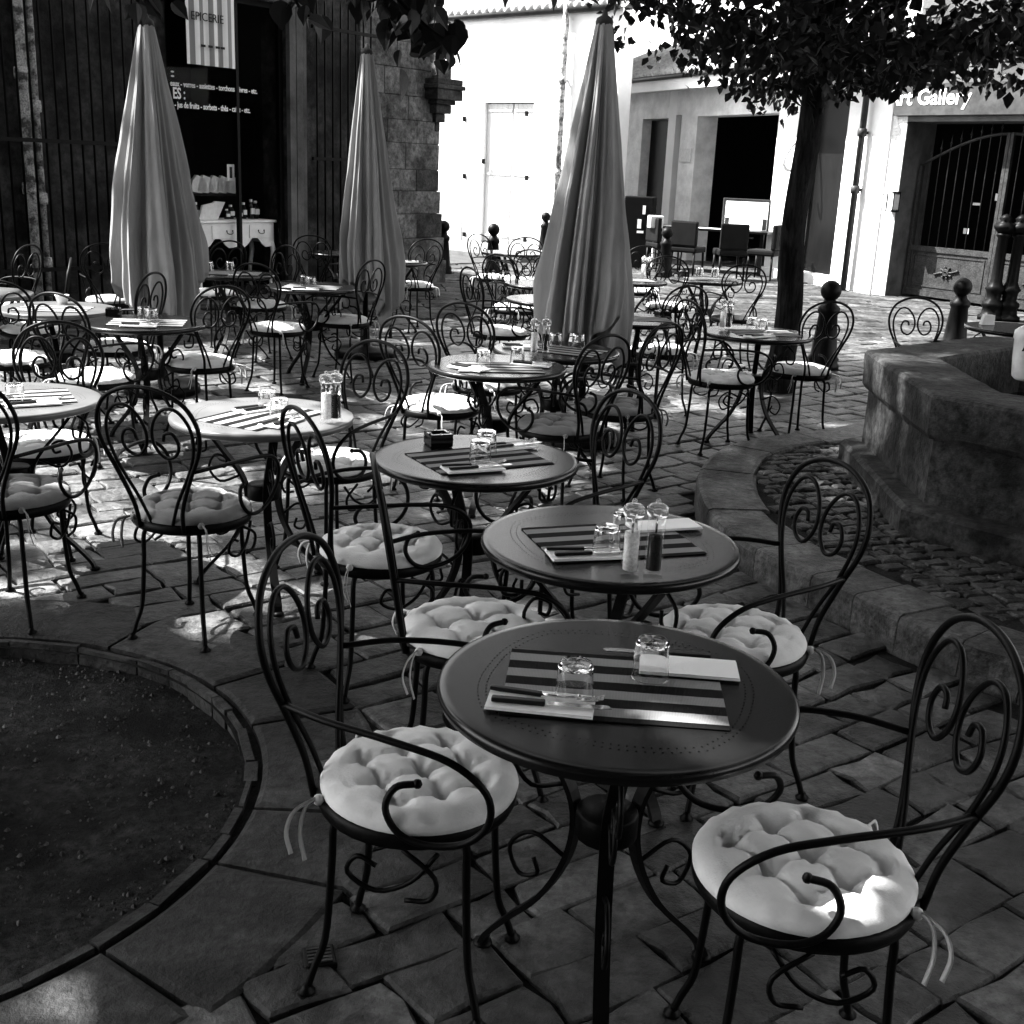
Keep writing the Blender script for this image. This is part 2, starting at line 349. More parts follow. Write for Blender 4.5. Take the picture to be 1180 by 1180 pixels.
# tree pit: sunken soil, brick-on-edge rim and the worn slabs round it
m_ = MB(); N_ = 40
vs = [(PIT_C.x, PIT_C.y, -.07)]; fs = []
for k in range(1, 15):
    r = (PIT_R+.01)*k/14
    for i in range(N_):
        a = 2*PI*i/N_; x, y = PIT_C.x+r*math.cos(a), PIT_C.y+r*math.sin(a)
        vs.append((x, y, -.060+.03*nz(x, y, 0, 2.2)+.014*nz(x, y, 3, 9)))
for i in range(N_): fs.append((0, 1+i, 1+(i+1) % N_))
for k in range(13):
    for i in range(N_): fs.append((1+k*N_+i, 1+(k+1)*N_+i, 1+(k+1)*N_+(i+1) % N_, 1+k*N_+(i+1) % N_))
m_.add(vs, fs, 0, True); soil = tag(m_.build('soil', SOIL), kind='structure')
m_ = MB(); rnd = random.Random(4)
for i in range(2600):
    a = rnd.uniform(0, 2*PI); r = PIT_R*math.sqrt(rnd.random())*.99; x, y = PIT_C.x+r*math.cos(a), PIT_C.y+r*math.sin(a)
    q = rnd.choice([.004, .005, .006, .008, .012]); z = -.058+.03*nz(x, y, 0, 2.2)+.014*nz(x, y, 3, 9)
    vs = [(x+q*rnd.uniform(.5, 1)*math.cos(b), y+q*rnd.uniform(.5, 1)*math.sin(b), z-.002) for b in (0, 1.3, 2.5, 3.8, 5)]+[(x, y, z+q*.6)]
    m_.add(vs, [(0,1,5),(1,2,5),(2,3,5),(3,4,5),(4,0,5)])
GRAV = mat('gravel_bits', .008, .9, g2=.05, scale=30); island(GRAV, .3, 2.2)
tag(m_.build('gravel', GRAV), 'loose grit scattered over the soil of the round tree pit', 'gravel', kind='stuff')
m_ = MB(); rnd = random.Random(8); a = 0
while a < 2*PI-.02:
    da = min(rnd.uniform(.10, .26), 2*PI-a); r0, r1 = PIT_R-.008+rnd.uniform(-.006, .006), PIT_R+.012+rnd.uniform(-.003, .014); zt = rnd.uniform(-.008, .000)
    P = []
    for zz in (-.14, zt):
        for rr in (r0, r1):
            for aa in (a+.003, a+da-.003): P.append((PIT_C.x+rr*math.cos(aa), PIT_C.y+rr*math.sin(aa), zz))
    m_.add(P, [(0,1,3,2),(4,6,7,5),(0,4,5,1),(2,3,7,6),(0,2,6,4),(1,5,7,3)]); a += da
rim = tag(m_.build('kerb_of_pit', PAVE3), kind='structure')
m_ = MB(); a = 0
while a < 2*PI-.05:
    da = min(rnd.uniform(.30, .52), 2*PI-a); r0, r1 = PIT_R+.04, PIT_R+.36+rnd.uniform(-.03, .05); ins = .006; n = 6; P = []
    for (e, zz) in ((0, -.03), (0, -.006), (.015, 0.002)):
        for q in range(n+1):
            aa = a+ins+e+(da-2*ins-2*e)*q/n; P.append((PIT_C.x+(r0+e)*math.cos(aa), PIT_C.y+(r0+e)*math.sin(aa), zz))
        for q in range(n, -1, -1):
            aa = a+ins+e+(da-2*ins-2*e)*q/n; P.append((PIT_C.x+(r1-e)*math.cos(aa), PIT_C.y+(r1-e)*math.sin(aa), zz+.004*nz(aa*4, r1)))
    c = 2*(n+1); F_ = [(l*c+i, l*c+(i+1) % c, (l+1)*c+(i+1) % c, (l+1)*c+i) for l in range(2) for i in range(c)]
    F_ += [(2*c+q, 2*c+q+1, 2*c+c-2-q, 2*c+c-1-q) for q in range(n)]
    m_.add(P, F_); a += da
tag(m_.build('paving_round_pit', PAVE3), kind='structure')

# fountain platform: kerb blocks along the curve and cobbles inside
def inset(P, i, d):
    a, b = P[max(0, i-1)], P[min(len(P)-1, i+1)]; t = (b-a).normalized(); n = Vector((-t.y, t.x, 0)); return P[i]+n*d*SGN
SGN = -1
# choose the inward side
tp = inset(P_out, len(P_out)//2, .2)
if not inpoly(tp.x, tp.y, poly_plat): SGN = 1
m_ = MB(); i = 0; rnd = random.Random(11); KW = .30
while i < len(P_out)-1:
    j = min(i+rnd.choice([3, 4, 4, 5]), len(P_out)-1); zt = PZ+rnd.uniform(-.006, .004); rows = []
    wdt = KW+rnd.uniform(-.02, .03)
    for (e, zz) in ((0, -.03), (.0, zt-.03), (.008, zt-.008), (.028, zt)):
        row = []
        for q in range(i, j+1):
            p = inset(P_out, q, e+.012*nz(q*1.7, zz*9)); row.append((p.x, p.y, zz+.004*nz(q*2.1, e*40)))
        for q in range(j, i-1, -1):
            p = inset(P_out, q, wdt-e); row.append((p.x, p.y, zz))
        # shrink along the length for a joint
        cxm = sum(p[0] for p in row)/len(row); cym = sum(p[1] for p in row)/len(row)
        row = [(cxm+(p[0]-cxm)*(.986-e*.3), cym+(p[1]-cym)*(.986-e*.3), p[2]) for p in row]
        rows += row
    c = 2*(j-i+1); n = j-i
    F_ = [(l*c+k, l*c+(k+1) % c, (l+1)*c+(k+1) % c, (l+1)*c+k) for l in range(3) for k in range(c)]+[(3*c+q, 3*c+q+1, 3*c+c-2-q, 3*c+c-1-q) for q in range(n)]
    m_.add(rows, F_); i = j
tag(m_.build('kerb', KERB), kind='structure')
inner = [inset(P_out, q, KW*.7) for q in range(len(P_out))]+far
m_ = MB(); m_.add([(p.x, p.y, PZ-.022) for p in inner], [tuple(range(len(inner)))]); tag(m_.build('platform_bed', JOINT), kind='structure')
inner_poly = [(p.x, p.y) for p in [inset(P_out, q, KW+.05) for q in range(len(P_out))]+far]
mb = paving('cobbles', COBB, .9, 7.2, 2.4, 9, math.radians(20), .085, .07, .14, .014, lambda x, y: not inpoly(x, y, inner_poly), 9, hmax=PZ-.004, jit=.012)

# ------------------------------------------------------------------ fountain
t = thing('fountain', 'octagonal stone fountain basin on a raised cobbled platform, dark water inside', 'fountain', (0, 0, 0))
c1 = at(965, 530, PZ); c2 = at(1035, 612, PZ); c3 = at(1180, 648, PZ)
e1 = Vector((c1.x-c2.x, c1.y-c2.y)); side = e1.length; ang1 = math.atan2(e1.y, e1.x)
# octagon with the edge c2-c1 as one side, going clockwise from c1
def octo(off):
    """regular octagon whose west edge is c2->c1 pushed in by off"""
    ap = side/2*(1+math.sqrt(2)); d = e1.normalized(); n = Vector((d.y, -d.x)); mid = Vector(((c1.x+c2.x)/2, (c1.y+c2.y)/2)); C = mid+n*ap
    R = (ap-off)/math.cos(PI/8); a0 = math.atan2(-n.y, -n.x)-PI/8
    return [(C.x+R*math.cos(a0+k*PI/4), C.y+R*math.sin(a0+k*PI/4)) for k in range(8)]
def octring(mb, rings):
    vs = []
    for (off, z) in rings: vs += [(x, y, z) for x, y in octo(off)]
    fs = [(l*8+i, l*8+(i+1) % 8, (l+1)*8+(i+1) % 8, (l+1)*8+i) for l in range(len(rings)-1) for i in range(8)]
    mb.add(vs, fs)
def rough(mb, step=.09, amp=.006):
    """subdivide and worn-edge jitter"""
    bm = bmesh.new(); vv = [bm.verts.new(v) for v in mb.v]
    for f in mb.f: bm.faces.new([vv[i] for i in f])
    for _ in range(5):
        es = [e for e in bm.edges if e.calc_length() > step]
        if not es: break
        bmesh.ops.subdivide_edges(bm, edges=es, cuts=1, use_grid_fill=True)
    bm.normal_update()
    for v in bm.verts:
        p = v.co; v.co = p+v.normal*amp*(noise.noise(p*2.1)*.6+noise.noise(p*13)*.6)
    bm.verts.index_update(); out = MB(); out.add([v.co[:] for v in bm.verts], [[v.index for v in f.verts] for f in bm.faces], 0, True); bm.free(); return out
m_ = MB(); octring(m_, [(0, PZ-.03), (0, PZ+.105), (.02, PZ+.125), (.13, PZ+.13)]); rough(m_).build('plinth', BASIN, t, sharp=28)
m_ = MB(); octring(m_, [(.11, PZ+.10), (.11, .60)]); rough(m_).build('basin_wall', BASIN, t, sharp=28)
m_ = MB(); octring(m_, [(.16, .56), (.09, .575), (.075, .60), (.07, .765), (.08, .780), (.10, .785), (.42, .782), (.43, .765), (.43, .30)]); rough(m_, .08, .007).build('rim', BASIN, t, sharp=28)
m_ = MB(); pts = octo(.40); m_.add([(x, y, .50) for x, y in pts], [tuple(range(8))]); m_.build('water', WATER, t)
FCEN = Vector((sum(p[0] for p in octo(0))/8, sum(p[1] for p in octo(0))/8))
m_ = MB(); m_.lathe([(.28, .2), (.28, .62), (.22, .70), (.16, .76), (.15, 1.3), (.21, 1.36), (.21, 1.44), (.12, 1.5), (.001, 1.62)], 16, (FCEN.x+.3, FCEN.y)); m_.build('column', BASIN, t)

# ------------------------------------------------------------------ facades
def facade(px0, px1):
    (u0, v0), (u1, v1) = px0, px1
def frame(P0, P1):
    D = (P1-P0); L = D.length; D = D.normalized(); return P0, D, L, math.atan2(D.y, D.x)
# A: dark shop front on the left
A0, AD, AL, AR = frame(Vector((-5.1, 12.3)), Vector((-1.3, 17.4)))
sA = lambda u, v=200: onplane(u, v, A0, AD)
bA = thing('shop_building', 'dark old rendered shop building with barred front and quoined stone corner on the left', 'building', (A0.x, A0.y, 0), AR)
oL, oR = sA(196)[0], sA(331)[0]; oT = 3.42
q0 = sA(412)[0]
m_ = MB()
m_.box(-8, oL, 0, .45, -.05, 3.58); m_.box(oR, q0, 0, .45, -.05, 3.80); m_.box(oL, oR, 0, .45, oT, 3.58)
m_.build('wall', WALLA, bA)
m_ = MB(); m_.box(-8, oR-.01, .0, .5, 3.585, 3.62); m_.box(oR, AL, -.05, .5, 3.805, 3.86); m_.build('coping', WHITE, bA)
# ashlar corner: coursed blocks
m_ = MB(); z = -.05; rnd = random.Random(2); k = 0; CE = AL
while z < 3.5:
    h = rnd.uniform(.27, .36); xs = [q0+.0, q0+(CE-q0)*rnd.uniform(.4, .6), CE] if k % 2 else [q0, q0+(CE-q0)*rnd.uniform(.25, .33), q0+(CE-q0)*.7, CE]
    batter = max(0, (1.3-z))*.10
    for a, b in zip(xs, xs[1:]):
        m_.box(a+.004, (b-.004)+(batter if b == CE else 0), -.03-rnd.uniform(0, .012)-batter*.5, .44, z+.003, z+h-.003, 1 if rnd.random() < .25 else 0, bev=.008)
    z += h; k += 1
m_.box(q0+.01, CE-.012, -.018, .436, -.05, 3.7, 1)
m_.build('quoin', [ASHLAR, ASHL2], bA)
m_ = MB(); m_.box(CE-.5, CE-.02, .445, 9.3, -.05, 3.80); m_.build('side_wall', ASHLAR, bA)
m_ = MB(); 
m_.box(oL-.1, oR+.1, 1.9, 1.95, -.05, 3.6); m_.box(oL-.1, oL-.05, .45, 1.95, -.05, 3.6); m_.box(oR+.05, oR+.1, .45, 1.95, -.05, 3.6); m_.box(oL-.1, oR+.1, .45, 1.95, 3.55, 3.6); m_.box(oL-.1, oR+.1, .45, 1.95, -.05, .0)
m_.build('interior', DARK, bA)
# moulded pilasters and lintel trim
m_ = MB()
for x in (oR+.0,):
    m_.box(x, x+.10, -.07, -.002, 0, oT+.1); m_.box(x+.13, x+.24, -.05, -.002, 0, oT+.1); m_.box(x+.26, x+.31, -.03, -.002, 0, oT+.1)
m_.box(oL-.25, oR+.4, -.16, -.002, oT+.10, oT+.17); m_.box(oL-.2, oR+.35, -.10, -.002, oT, oT+.097)
m_.build('door_surround', REVEAL, bA)
sh = MB(); mid = sA(281, 240)[0]
for x0, x1 in ((oL, oL+.06), (oR-.06, oR), (mid-.02, mid+.02)): sh.box(x0, x1, .06, .12, .0, oT)
sh.box(oL+.062, mid-.022, .06, .12, oT-.06, oT); sh.box(mid+.022, oR-.062, .06, .12, oT-.06, oT); sh.box(oL+.062, mid-.022, .062, .118, 0, .10); sh.box(mid+.022, oR-.062, .062, .118, 0, .10)
fr = sh.build('window_frame', DWOOD, bA)
gp = MB(); gp.box(oL+.06, mid-.02, .085, .092, .10, oT-.06); gp.box(mid+.02, oR-.06, .085, .092, .10, oT-.06); gp.build('pane', GLASS, fr)
# lettering on the glass
def on_glass(s, u, v, px_h, u_end, bold=.0):
    a, z = sA(u, v); b, _ = sA(u_end, v+8); size = px_h/1336.4*15
    o = text_mesh('lettering', s, size, LETTER, fr, (a, .075, z), (PI/2, 0, 0), 1, bold)
    wd = max(q.co.x for q in o.data.vertices)-min(q.co.x for q in o.data.vertices); o.scale = ((b-a)/wd, 1, 1)
on_glass('eaux - verres - assiettes - torchons - livres - etc.', 201, 98.5, 7.6, 301, .0015)
on_glass('ES :', 204, 113, 15, 218, .003)
on_glass('- jus de fruits - sorbets - thés - cafés - etc.', 206, 123.5, 8.2, 293, .0015)
on_glass(':', 201, 88, 12, 205, .002)
# side grille boxes beyond the corner
for (za, zb, y0) in ((.85, 2.3, 1.0), (2.75, 4.4, 1.1)):
    m_ = MB(); x = CE-.02
    for k in range(5): m_.tube([(x+.16, y0+k*.22, za), (x+.16, y0+k*.22, zb)], .011, 5)
    for k in range(2): m_.tube([(x+.02, y0, za+.15+k*(zb-za-.3)), (x+.16, y0, za+.15+k*(zb-za-.3)), (x+.16, y0+.9, za+.15+k*(zb-za-.3)), (x+.02, y0+.9, za+.15+k*(zb-za-.3))], .012, 5)
    wg = m_.build('window_grille', IRON, bA)
    m_ = MB(); m_.box(x, x+.2, y0-.1, y0+1, za-.12, za-.03); m_.build('sill', ASHL2, bA)
# corbelled corner shrine
cb = thing('corner_shrine', 'stepped stone corbel carrying a dark statue and pedestal on the building corner', 'shrine', (A0.x+AD.x*(CE-.06), A0.y+AD.y*(CE-.06), 0), AR)
m_ = MB()
zc = 2.55
for (hw, z0, z1) in ((.05, 2.10, 2.22), (.10, 2.222, 2.34), (.16, 2.342, 2.46), (.20, 2.462, 2.52), (.27, 2.522, 2.66), (.30, 2.662, 2.72), (.27, 2.722, 2.80)):
    m_.box(-hw*1.0, hw, -hw, hw, z0, z1, 0, .012)
m_.build('corbel', ASHL2, cb)
m_ = MB(); m_.box(-.13, .15, -.15, .12, 2.802, 3.03, 0, .01); m_.build('pedestal', ASHLAR, cb)
m_ = MB(); m_.lathe([(.10, 3.032), (.12, 3.1), (.10, 3.3), (.12, 3.5), (.13, 3.6), (.05, 3.68), (.045, 3.72), (.075, 3.78), (.08, 3.85), (.04, 3.93), (.001, 3.95)], 14, (0, -.02)); m_.build('statue', DARK, cb)
m_ = MB(); m_.tube([(-.27, -.2, 2.83), (-.27, -.16, 2.95), (-.27, -.16, 4.6)], .035, 7); m_.tube([(-.45, -.12, 3.2), (-.1, -.17, 3.2)], .012, 5); m_.tube([(-.45, -.12, 3.65), (-.1, -.17, 3.65)], .012, 5); m_.build('conduit', PIPEM, cb)

# drainpipes
def pipe(name, label, s, r, zs, y=-.12, M=PIPEM, fr=(A0, AR, AD)):
    P, rz, D = fr; t = thing(name, label, 'drainpipe', (P.x+D.x*s, P.y+D.y*s, 0), rz)
    m_ = MB(); m_.tube([(0, y, -.02), (0, y, 7)], r, 12); m_.build('tube', M, t)
    for z in zs:
        m_ = MB(); m_.lathe([(r+.001, z-.06), (r+.018, z-.055), (r+.022, z), (r+.018, z+.055), (r+.001, z+.06)], 12, (0, y)); m_.box(-r*.3, r*.3, y+r, -.001, z-.02, z+.02); m_.build('collar', M, t)
    return t
pipe('drainpipe', 'flaking pale drainpipe nearest the left edge of the photo', sA(26)[0], .055, (1.25, 2.35, 3.4))
pipe('drainpipe', 'thinner grey drainpipe just right of the wider pale one', sA(41)[0], .035, (1.15, 2.05, .5), y=-.09)
# railings
def railing(name, label, s0, s1, y, z0, ztop, rails, sp, tall=0):
    t = thing(name, label, 'railing', (A0.x, A0.y, 0), AR)
    n = int((s1-s0)/sp)
    for k in range(n+1):
        x = s0+k*sp; m_ = MB(); m_.tube([(x, y, z0), (x, y, ztop+.03*math.sin(k*2.2)), (x, y, ztop+.12)], lambda t_: .013 if t_ < .9 else .002, 6); m_.build('bar', IRON, t)
    for z in rails: MB().box(s0-.08, s1+.08, y-.02, y+.02, z-.02, z+.02).build('rail', IRON, t)
railing('iron_railing', 'tall black spiked railing in front of the left wall beside the drainpipes', sA(2)[0]-.6, sA(150)[0], -.28, .02, 3.55, (.45, 1.72, 3.2), .135)
railing('iron_railing', 'black spiked railing between shop doorway and stone corner behind second parasol', sA(352)[0], sA(414)[0], -.22, .02, 3.45, (.45, 1.66, 3.2), .135)
# hanging banner
a, zt = sA(222, 12); b, zb = sA(268, 80)
tb = thing('banner', 'hanging striped cloth banner reading EPICERIE in the shop doorway', 'banner', (A0.x+AD.x*((a+b)/2-.2), A0.y+AD.y*((a+b)/2-.2), 0), AR)
wdt = .68; m_ = MB(); n = 26
ztp, zbt = 3.42, 2.63
vs = [(-wdt/2+wdt*i/n, -.22+.012*math.sin(i*.8)+.0, zt_) for zt_ in (zbt-.02, (zbt+ztp)/2, ztp) for i in range(n+1)]
vs += [(x, y+.006, z) for x, y, z in vs]; k = 3*(n+1)
fs = [(l*(n+1)+i, l*(n+1)+i+1, (l+1)*(n+1)+i+1, (l+1)*(n+1)+i) for l in range(2) for i in range(n)]; fs += [tuple(q+k for q in reversed(f)) for f in fs]
m_.add(vs, fs, 0, True); m_.build('cloth', BANNER, tb)
text_mesh('lettering', 'EPICERIE', .125, INK, tb, (-.29, -.24, 3.07), (PI/2, 0, 0), .95, .0, .002)
m_ = MB()
for k, q in enumerate((-.13, -.03, .07, .14)): m_.box(q-.03, q+.03, -.242, -.238, 2.80, 2.825)
m_.build('small_print', INK, tb)
m_ = MB(); m_.tube([(-.36, -.22, ztp+.01), (.36, -.22, ztp+.01)], .012, 6); m_.build('rod', IRON, tb)

# desk behind the glass
dx0, dx1 = sA(226, 250)[0]+.1, sA(333, 250)[0]-.02
td = thing('console_desk', 'white painted console desk with drawers and cabriole legs behind the shop glass', 'desk', (A0.x+AD.x*(dx0+dx1)/2, A0.y+AD.y*(dx0+dx1)/2, 0), AR)
W2 = (dx1-dx0)/2-.06; yb = .20
m_ = MB(); m_.box(-W2-.03, W2+.03, yb-.03, yb+.48, .86, .89, 0, .008); m_.build('top', DESK, td)
m_ = MB(); prof = [(-W2, .855), (-W2, .60)]
for i in range(21):
    x = -W2+2*W2*i/20; prof.append((x*.97, .60-.06*math.cos(i/20*2*PI*2)+.03*math.cos(i/20*4*2*PI)))
prof += [(W2, .60), (W2, .855)]
m_.poly(prof, yb, yb+.02); m_.box(-W2, -W2+.02, yb+.021, yb+.45, .6, .855); m_.box(W2-.02, W2, yb+.021, yb+.45, .6, .855); m_.build('apron', DESK, td)
for (x0, x1) in ((-W2+.22, .14), (.2, W2-.04)):
    m_ = MB(); m_.box(x0, x1, yb-.012, yb-.001, .67, .83, 0, .004); dr = m_.build('drawer', DESK, td)
    m_ = MB(); xm = (x0+x1)/2
    m_.tube([(xm-.045, yb-.02, .76), (xm-.04, yb-.03, .735), (xm, yb-.035, .725), (xm+.04, yb-.03, .735), (xm+.045, yb-.02, .76)], .005, 6, res=3); m_.sphere((xm-.045, yb-.02, .765), .009, 8); m_.sphere((xm+.045, yb-.02, .765), .009, 8); m_.build('handle', IRON, dr)
for x in (-W2+.03, W2-.03):
    for y in (yb+.02, yb+.43):
        sgn = 1 if x > 0 else -1
        m_ = MB(); m_.tube([(x, y, .62), (x+sgn*.02, y-.015, .5), (x+sgn*.0, y, .3), (x-sgn*.015, y, .12), (x+sgn*.015, y-.02, 0.01)], lambda q: .035-.018*q, 8, res=4); m_.build('leg', DESK, td)
def local(t, x, y, z):
    c, s = math.cos(t.rotation_euler.z), math.sin(t.rotation_euler.z); return (t.location.x+c*x-s*y, t.location.y+s*x+c*y, z)
# goods on the desk
rnd = random.Random(21)
for k, (x, hgt, r) in enumerate(((.02, .12, .035), (.12, .17, .04), (.24, .14, .04), (.36, .2, .035), (.47, .24, .04), (.58, .22, .045), (-.62, .25, .03), (-.5, .2, .035))):
    m_ = MB(); m_.lathe([(r*.9, 0), (r, .01), (r, hgt*.7), (r*.55, hgt*.8), (r*.5, hgt*.86)], 14)
    o = thing('jar', ['squat jar', 'tall jar', 'round jar', 'slim jar', 'tall labelled jar', 'broad labelled jar', 'pale bottle', 'short bottle'][k]+' number-free goods' if False else
              ['small round jar left of the glass door bar on the shop desk', 'dark jar by the door bar on the shop desk', 'jar with pale lid right of the door bar on the shop desk', 'slim jar between jars on the shop desk', 'tall white labelled bottle right of centre on the shop desk', 'broad dark jar at the right end of the shop desk', 'pale bottle at the far left of the shop desk', 'short bottle beside the pale one on the left of the shop desk'][k],
              'jar', local(td, x*W2/.7, yb+.2+.03*(k % 2), .892), AR, 'goods on the shop desk')
    m_.build('body', [ASH, DWOOD][k % 2], o)
    m_ = MB(); m_.lathe([(r*.52, hgt*.86), (r*.52, hgt)], 12); m_.build('lid', PAPER, o)
    m_ = MB(); m_.box(-r*.75, r*.75, -r-.004, -r*.6, hgt*.25, hgt*.55); m_.build('label', PAPER, o)
o = tag(MB().poly([(-.2, 0), (-.14, .17), (.02, .2), (.05, .22), (.2, .21), (.08, 0)], 0, .03).build('wrapping_paper', PAPER), 'crumpled printed wrapping paper propped on left of the shop desk', 'paper'); put(o, local(td, -.33*W2/.7, yb+.1, .892), AR)
for k in range(6):
    m_ = MB(); a = .1+.05*rnd.random(); m_.poly([(-a, 0), (-a*.7, .13), (-a*.2, .2), (a*.6, .17), (a, .03), (a*.3, -.02)], 0, .05)
    o = tag(m_.build('folded_cloth', PAPER), ['light folded cloth at far left of the shop shelf', 'folded cloth third from right on shop shelf', 'pale rumpled cloth in the middle of the shop shelf', 'small folded cloth right of middle on shop shelf', 'striped looking folded cloth near right end of shelf', 'pale folded cloth at the right end of the shop shelf'][k], 'cloth', 'folded cloths on the shop shelf')
    put(o, local(td, (-.62, .0, .12, .3, .45, .62)[k]*W2/.7, .9, 1.20), AR)
m_ = MB(); m_.box(-W2, W2, .8, 1.1, 1.15, 1.18)
m_.box(-W2, -W2+.03, .8, 1.1, 0, 1.149); m_.box(W2-.03, W2, .8, 1.1, 0, 1.149); o = put(tag(m_.build('shelf', DWOOD), 'dark shelf unit standing behind the desk inside the shop', 'shelf'), (td.location.x, td.location.y, 0), AR)
m_ = MB(); m_.box(-.055, .055, -.004, .0, 0, .19); m_.box(-.02, .02, -.007, -.0045, .03, .16, 1); o = put(tag(m_.build('notice_card', [PAPER, INK]), 'upright white notice card stuck inside the shop glass', 'card'), local(td, sA(275, 194)[0]-(dx0+dx1)/2, .15, 1.36), AR)

# W: white building at the back
W0, WD, WL, WR = frame(Vector((-7.0, 30.8)), Vector((1.25, 23.4)))
sW = lambda u, v: onplane(u, v, W0, WD)
bW = thing('white_building', 'sunlit white rendered building closing the street at the back', 'building', (W0.x, W0.y, 0), WR)
ztop = sW(617, 14)[1]
WE = sW(706, 200)[0]
dl, dr_ = sW(556, 200)[0], sW(612, 200)[0]; dt = sW(585, 118)[1]; dm = sW(586, 200)[0]; dlf = sW(555, 200)[0]
m_ = MB(); m_.box(-3, dl, 0, .4, -.05, ztop); m_.box(dr_, WE, 0, .4, -.05, ztop); m_.box(dl, dr_, 0, .4, dt, ztop); rough_ = m_.build('wall', WHITE, bW)
MB().box(sW(487, 260)[0], sW(532, 260)[0], -.02, -.002, 0, .62).build('plinth', STAIN, bW); MB().box(sW(613, 260)[0], sW(660, 260)[0], -.02, -.002, 0, .55).build('plinth', STAIN, bW)
for (x0, x1) in ((dl+.01, dm-.015), (dm+.015, dr_-.01)):
    m_ = MB(); n = 5
    for k in range(n): m_.box(x0+(x1-x0)*k/n+.003, x0+(x1-x0)*(k+1)/n-.003, .08, .11, .03, dt-.02)
    lf = m_.build('door', DOORW, bW)
    m_ = MB()
    for z in (.25, 1.5, 2.75): m_.box(x0+.02, x1-.02, .06, .079, z-.02, z+.02)
    m_.build('strap_hinge', DOORW, lf)
m_ = MB(); m_.box(dl, dr_, .15, .2, 0, dt); m_.build('door_back', DARK, bW)
m_ = MB()
for (u, v) in ((536, 137), (536, 203), (536, 270), (608, 131), (608, 205), (606, 276), (558, 186)):
    s, z = sW(u, v); m_.box(s-.025, s+.025, -.06, -.001, z-.05, z+.05)
m_.build('hinge_pin', IRON, bW)
m_ = MB(); m_.tube([(-3, -.12, ztop-.02), (WE, -.12, ztop-.02)], .055, 8); m_.build('gutter', PIPEB, bW)
m_ = MB(); m_.add([(-3, -.12, ztop+.04), (WE, -.12, ztop+.04), (WE, 4, ztop+1.5), (-3, 4, ztop+1.5), (-3, -.12, ztop), (WE, -.12, ztop), (WE, 4, ztop+1.3), (-3, 4, ztop+1.3)], [(0,1,2,3),(7,6,5,4),(0,4,5,1),(1,5,6,2),(3,2,6,7),(0,3,7,4)]); rf = m_.build('roof', ROOF, bW)
m_ = MB()
for k in range(80):
    x = -3+k*.2; 
    if x < WE-.1: m_.tube([(x, -.16, ztop+.05), (x, 3.9, ztop+1.52)], .085, 6)
m_.build('roof_tiles', ROOF, rf)
pipe('drainpipe', 'tall pale drainpipe at the right end of the white building', sW(651, 150)[0], .06, (1.6, 3.3), y=-.14, fr=(W0, WR, WD))
# pavement strip and street in front of the white wall
m_ = MB(); q = [at(470, 283), at(560, 290), at(700, 296), at(700, 284)]
m_.box(-3, WE-.2, -2.3, -.003, -.02, .09, 0, .01); o = m_.build('pavement', mat('pavement_concrete', .10, .8, g2=.16, scale=3, bump=.2)); put(o, (W0.x, W0.y, 0), WR); tag(o, kind='structure')
m_ = MB(); m_.box(-3, WE-.4, -5.2, -2.31, -.02, .012); o = m_.build('road', mat('road_surface', .03, .75, g2=.05, scale=4, bump=.3)); put(o, (W0.x, W0.y, 0), WR); tag(o, kind='structure')

# B: right-hand terrace building
B0, BD, BL, BR = frame(Vector((2.05, 27.0)), Vector((5.42, 18.4)))
sB = lambda u, v=220: onplane(u, v, B0, BD)
bB = thing('terrace_building', 'pale rendered building with low eaves and dark openings behind the tree trunk', 'building', (B0.x, B0.y, 0), BR)
zf0 = sB(790, 104)[1]; zf1 = sB(790, 87)[1]
X = {u: sB(u)[0] for u in (700, 735, 764, 771, 779, 797, 889, 912, 926, 968, 985, 1000, 1017)}
top1 = sB(750, 137)[1]; top2 = sB(850, 132)[1]; top3 = sB(950, 108)[1]
ZT = zf1+.05; 
piers = [(-1.0, X[735], STUC), (X[764], X[771]+.05, WHITE), (X[779], X[797], STUC), (X[889], X[926]-.08, WHITE), (X[968], BL, WHITE)]
for (a, b, M) in piers:
    m_ = MB(); m_.box(a, b, 0, .45, -.05, ZT); m_.build('pier', M, bB)
m_ = MB()
def lint(a, b, z): m_.box(a, b, 0, .45, z, ZT)
lint(X[735], X[764], top1); lint(X[771]+.05, X[779], top1+.05); lint(X[797], X[889], top2); lint(X[926]-.08, X[968], top3)
m_.build('lintel', STUC, bB)
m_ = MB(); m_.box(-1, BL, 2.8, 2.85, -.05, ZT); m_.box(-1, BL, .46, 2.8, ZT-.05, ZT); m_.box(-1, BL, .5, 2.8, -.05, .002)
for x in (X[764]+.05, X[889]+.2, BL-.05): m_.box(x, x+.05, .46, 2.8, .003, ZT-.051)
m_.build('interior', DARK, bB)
m_ = MB(); m_.box(X[926]-.08, X[968], -.02, .45, -.02, .16, 0, .01); m_.box(X[889], X[912], -.12, -.003, 0, .15, 0, .01); m_.build('doorstep', STUC, bB)
for bb in ((X[926]-.06, X[968]-.02, .18, .24, .17, top3-.02), (X[735]+.03, X[764]-.03, .2, .25, 0, top1-.02), (X[771]+.06, X[779]-.01, .2, .25, 0, top1)): MB().box(*bb).build('door', DWOOD, bB)
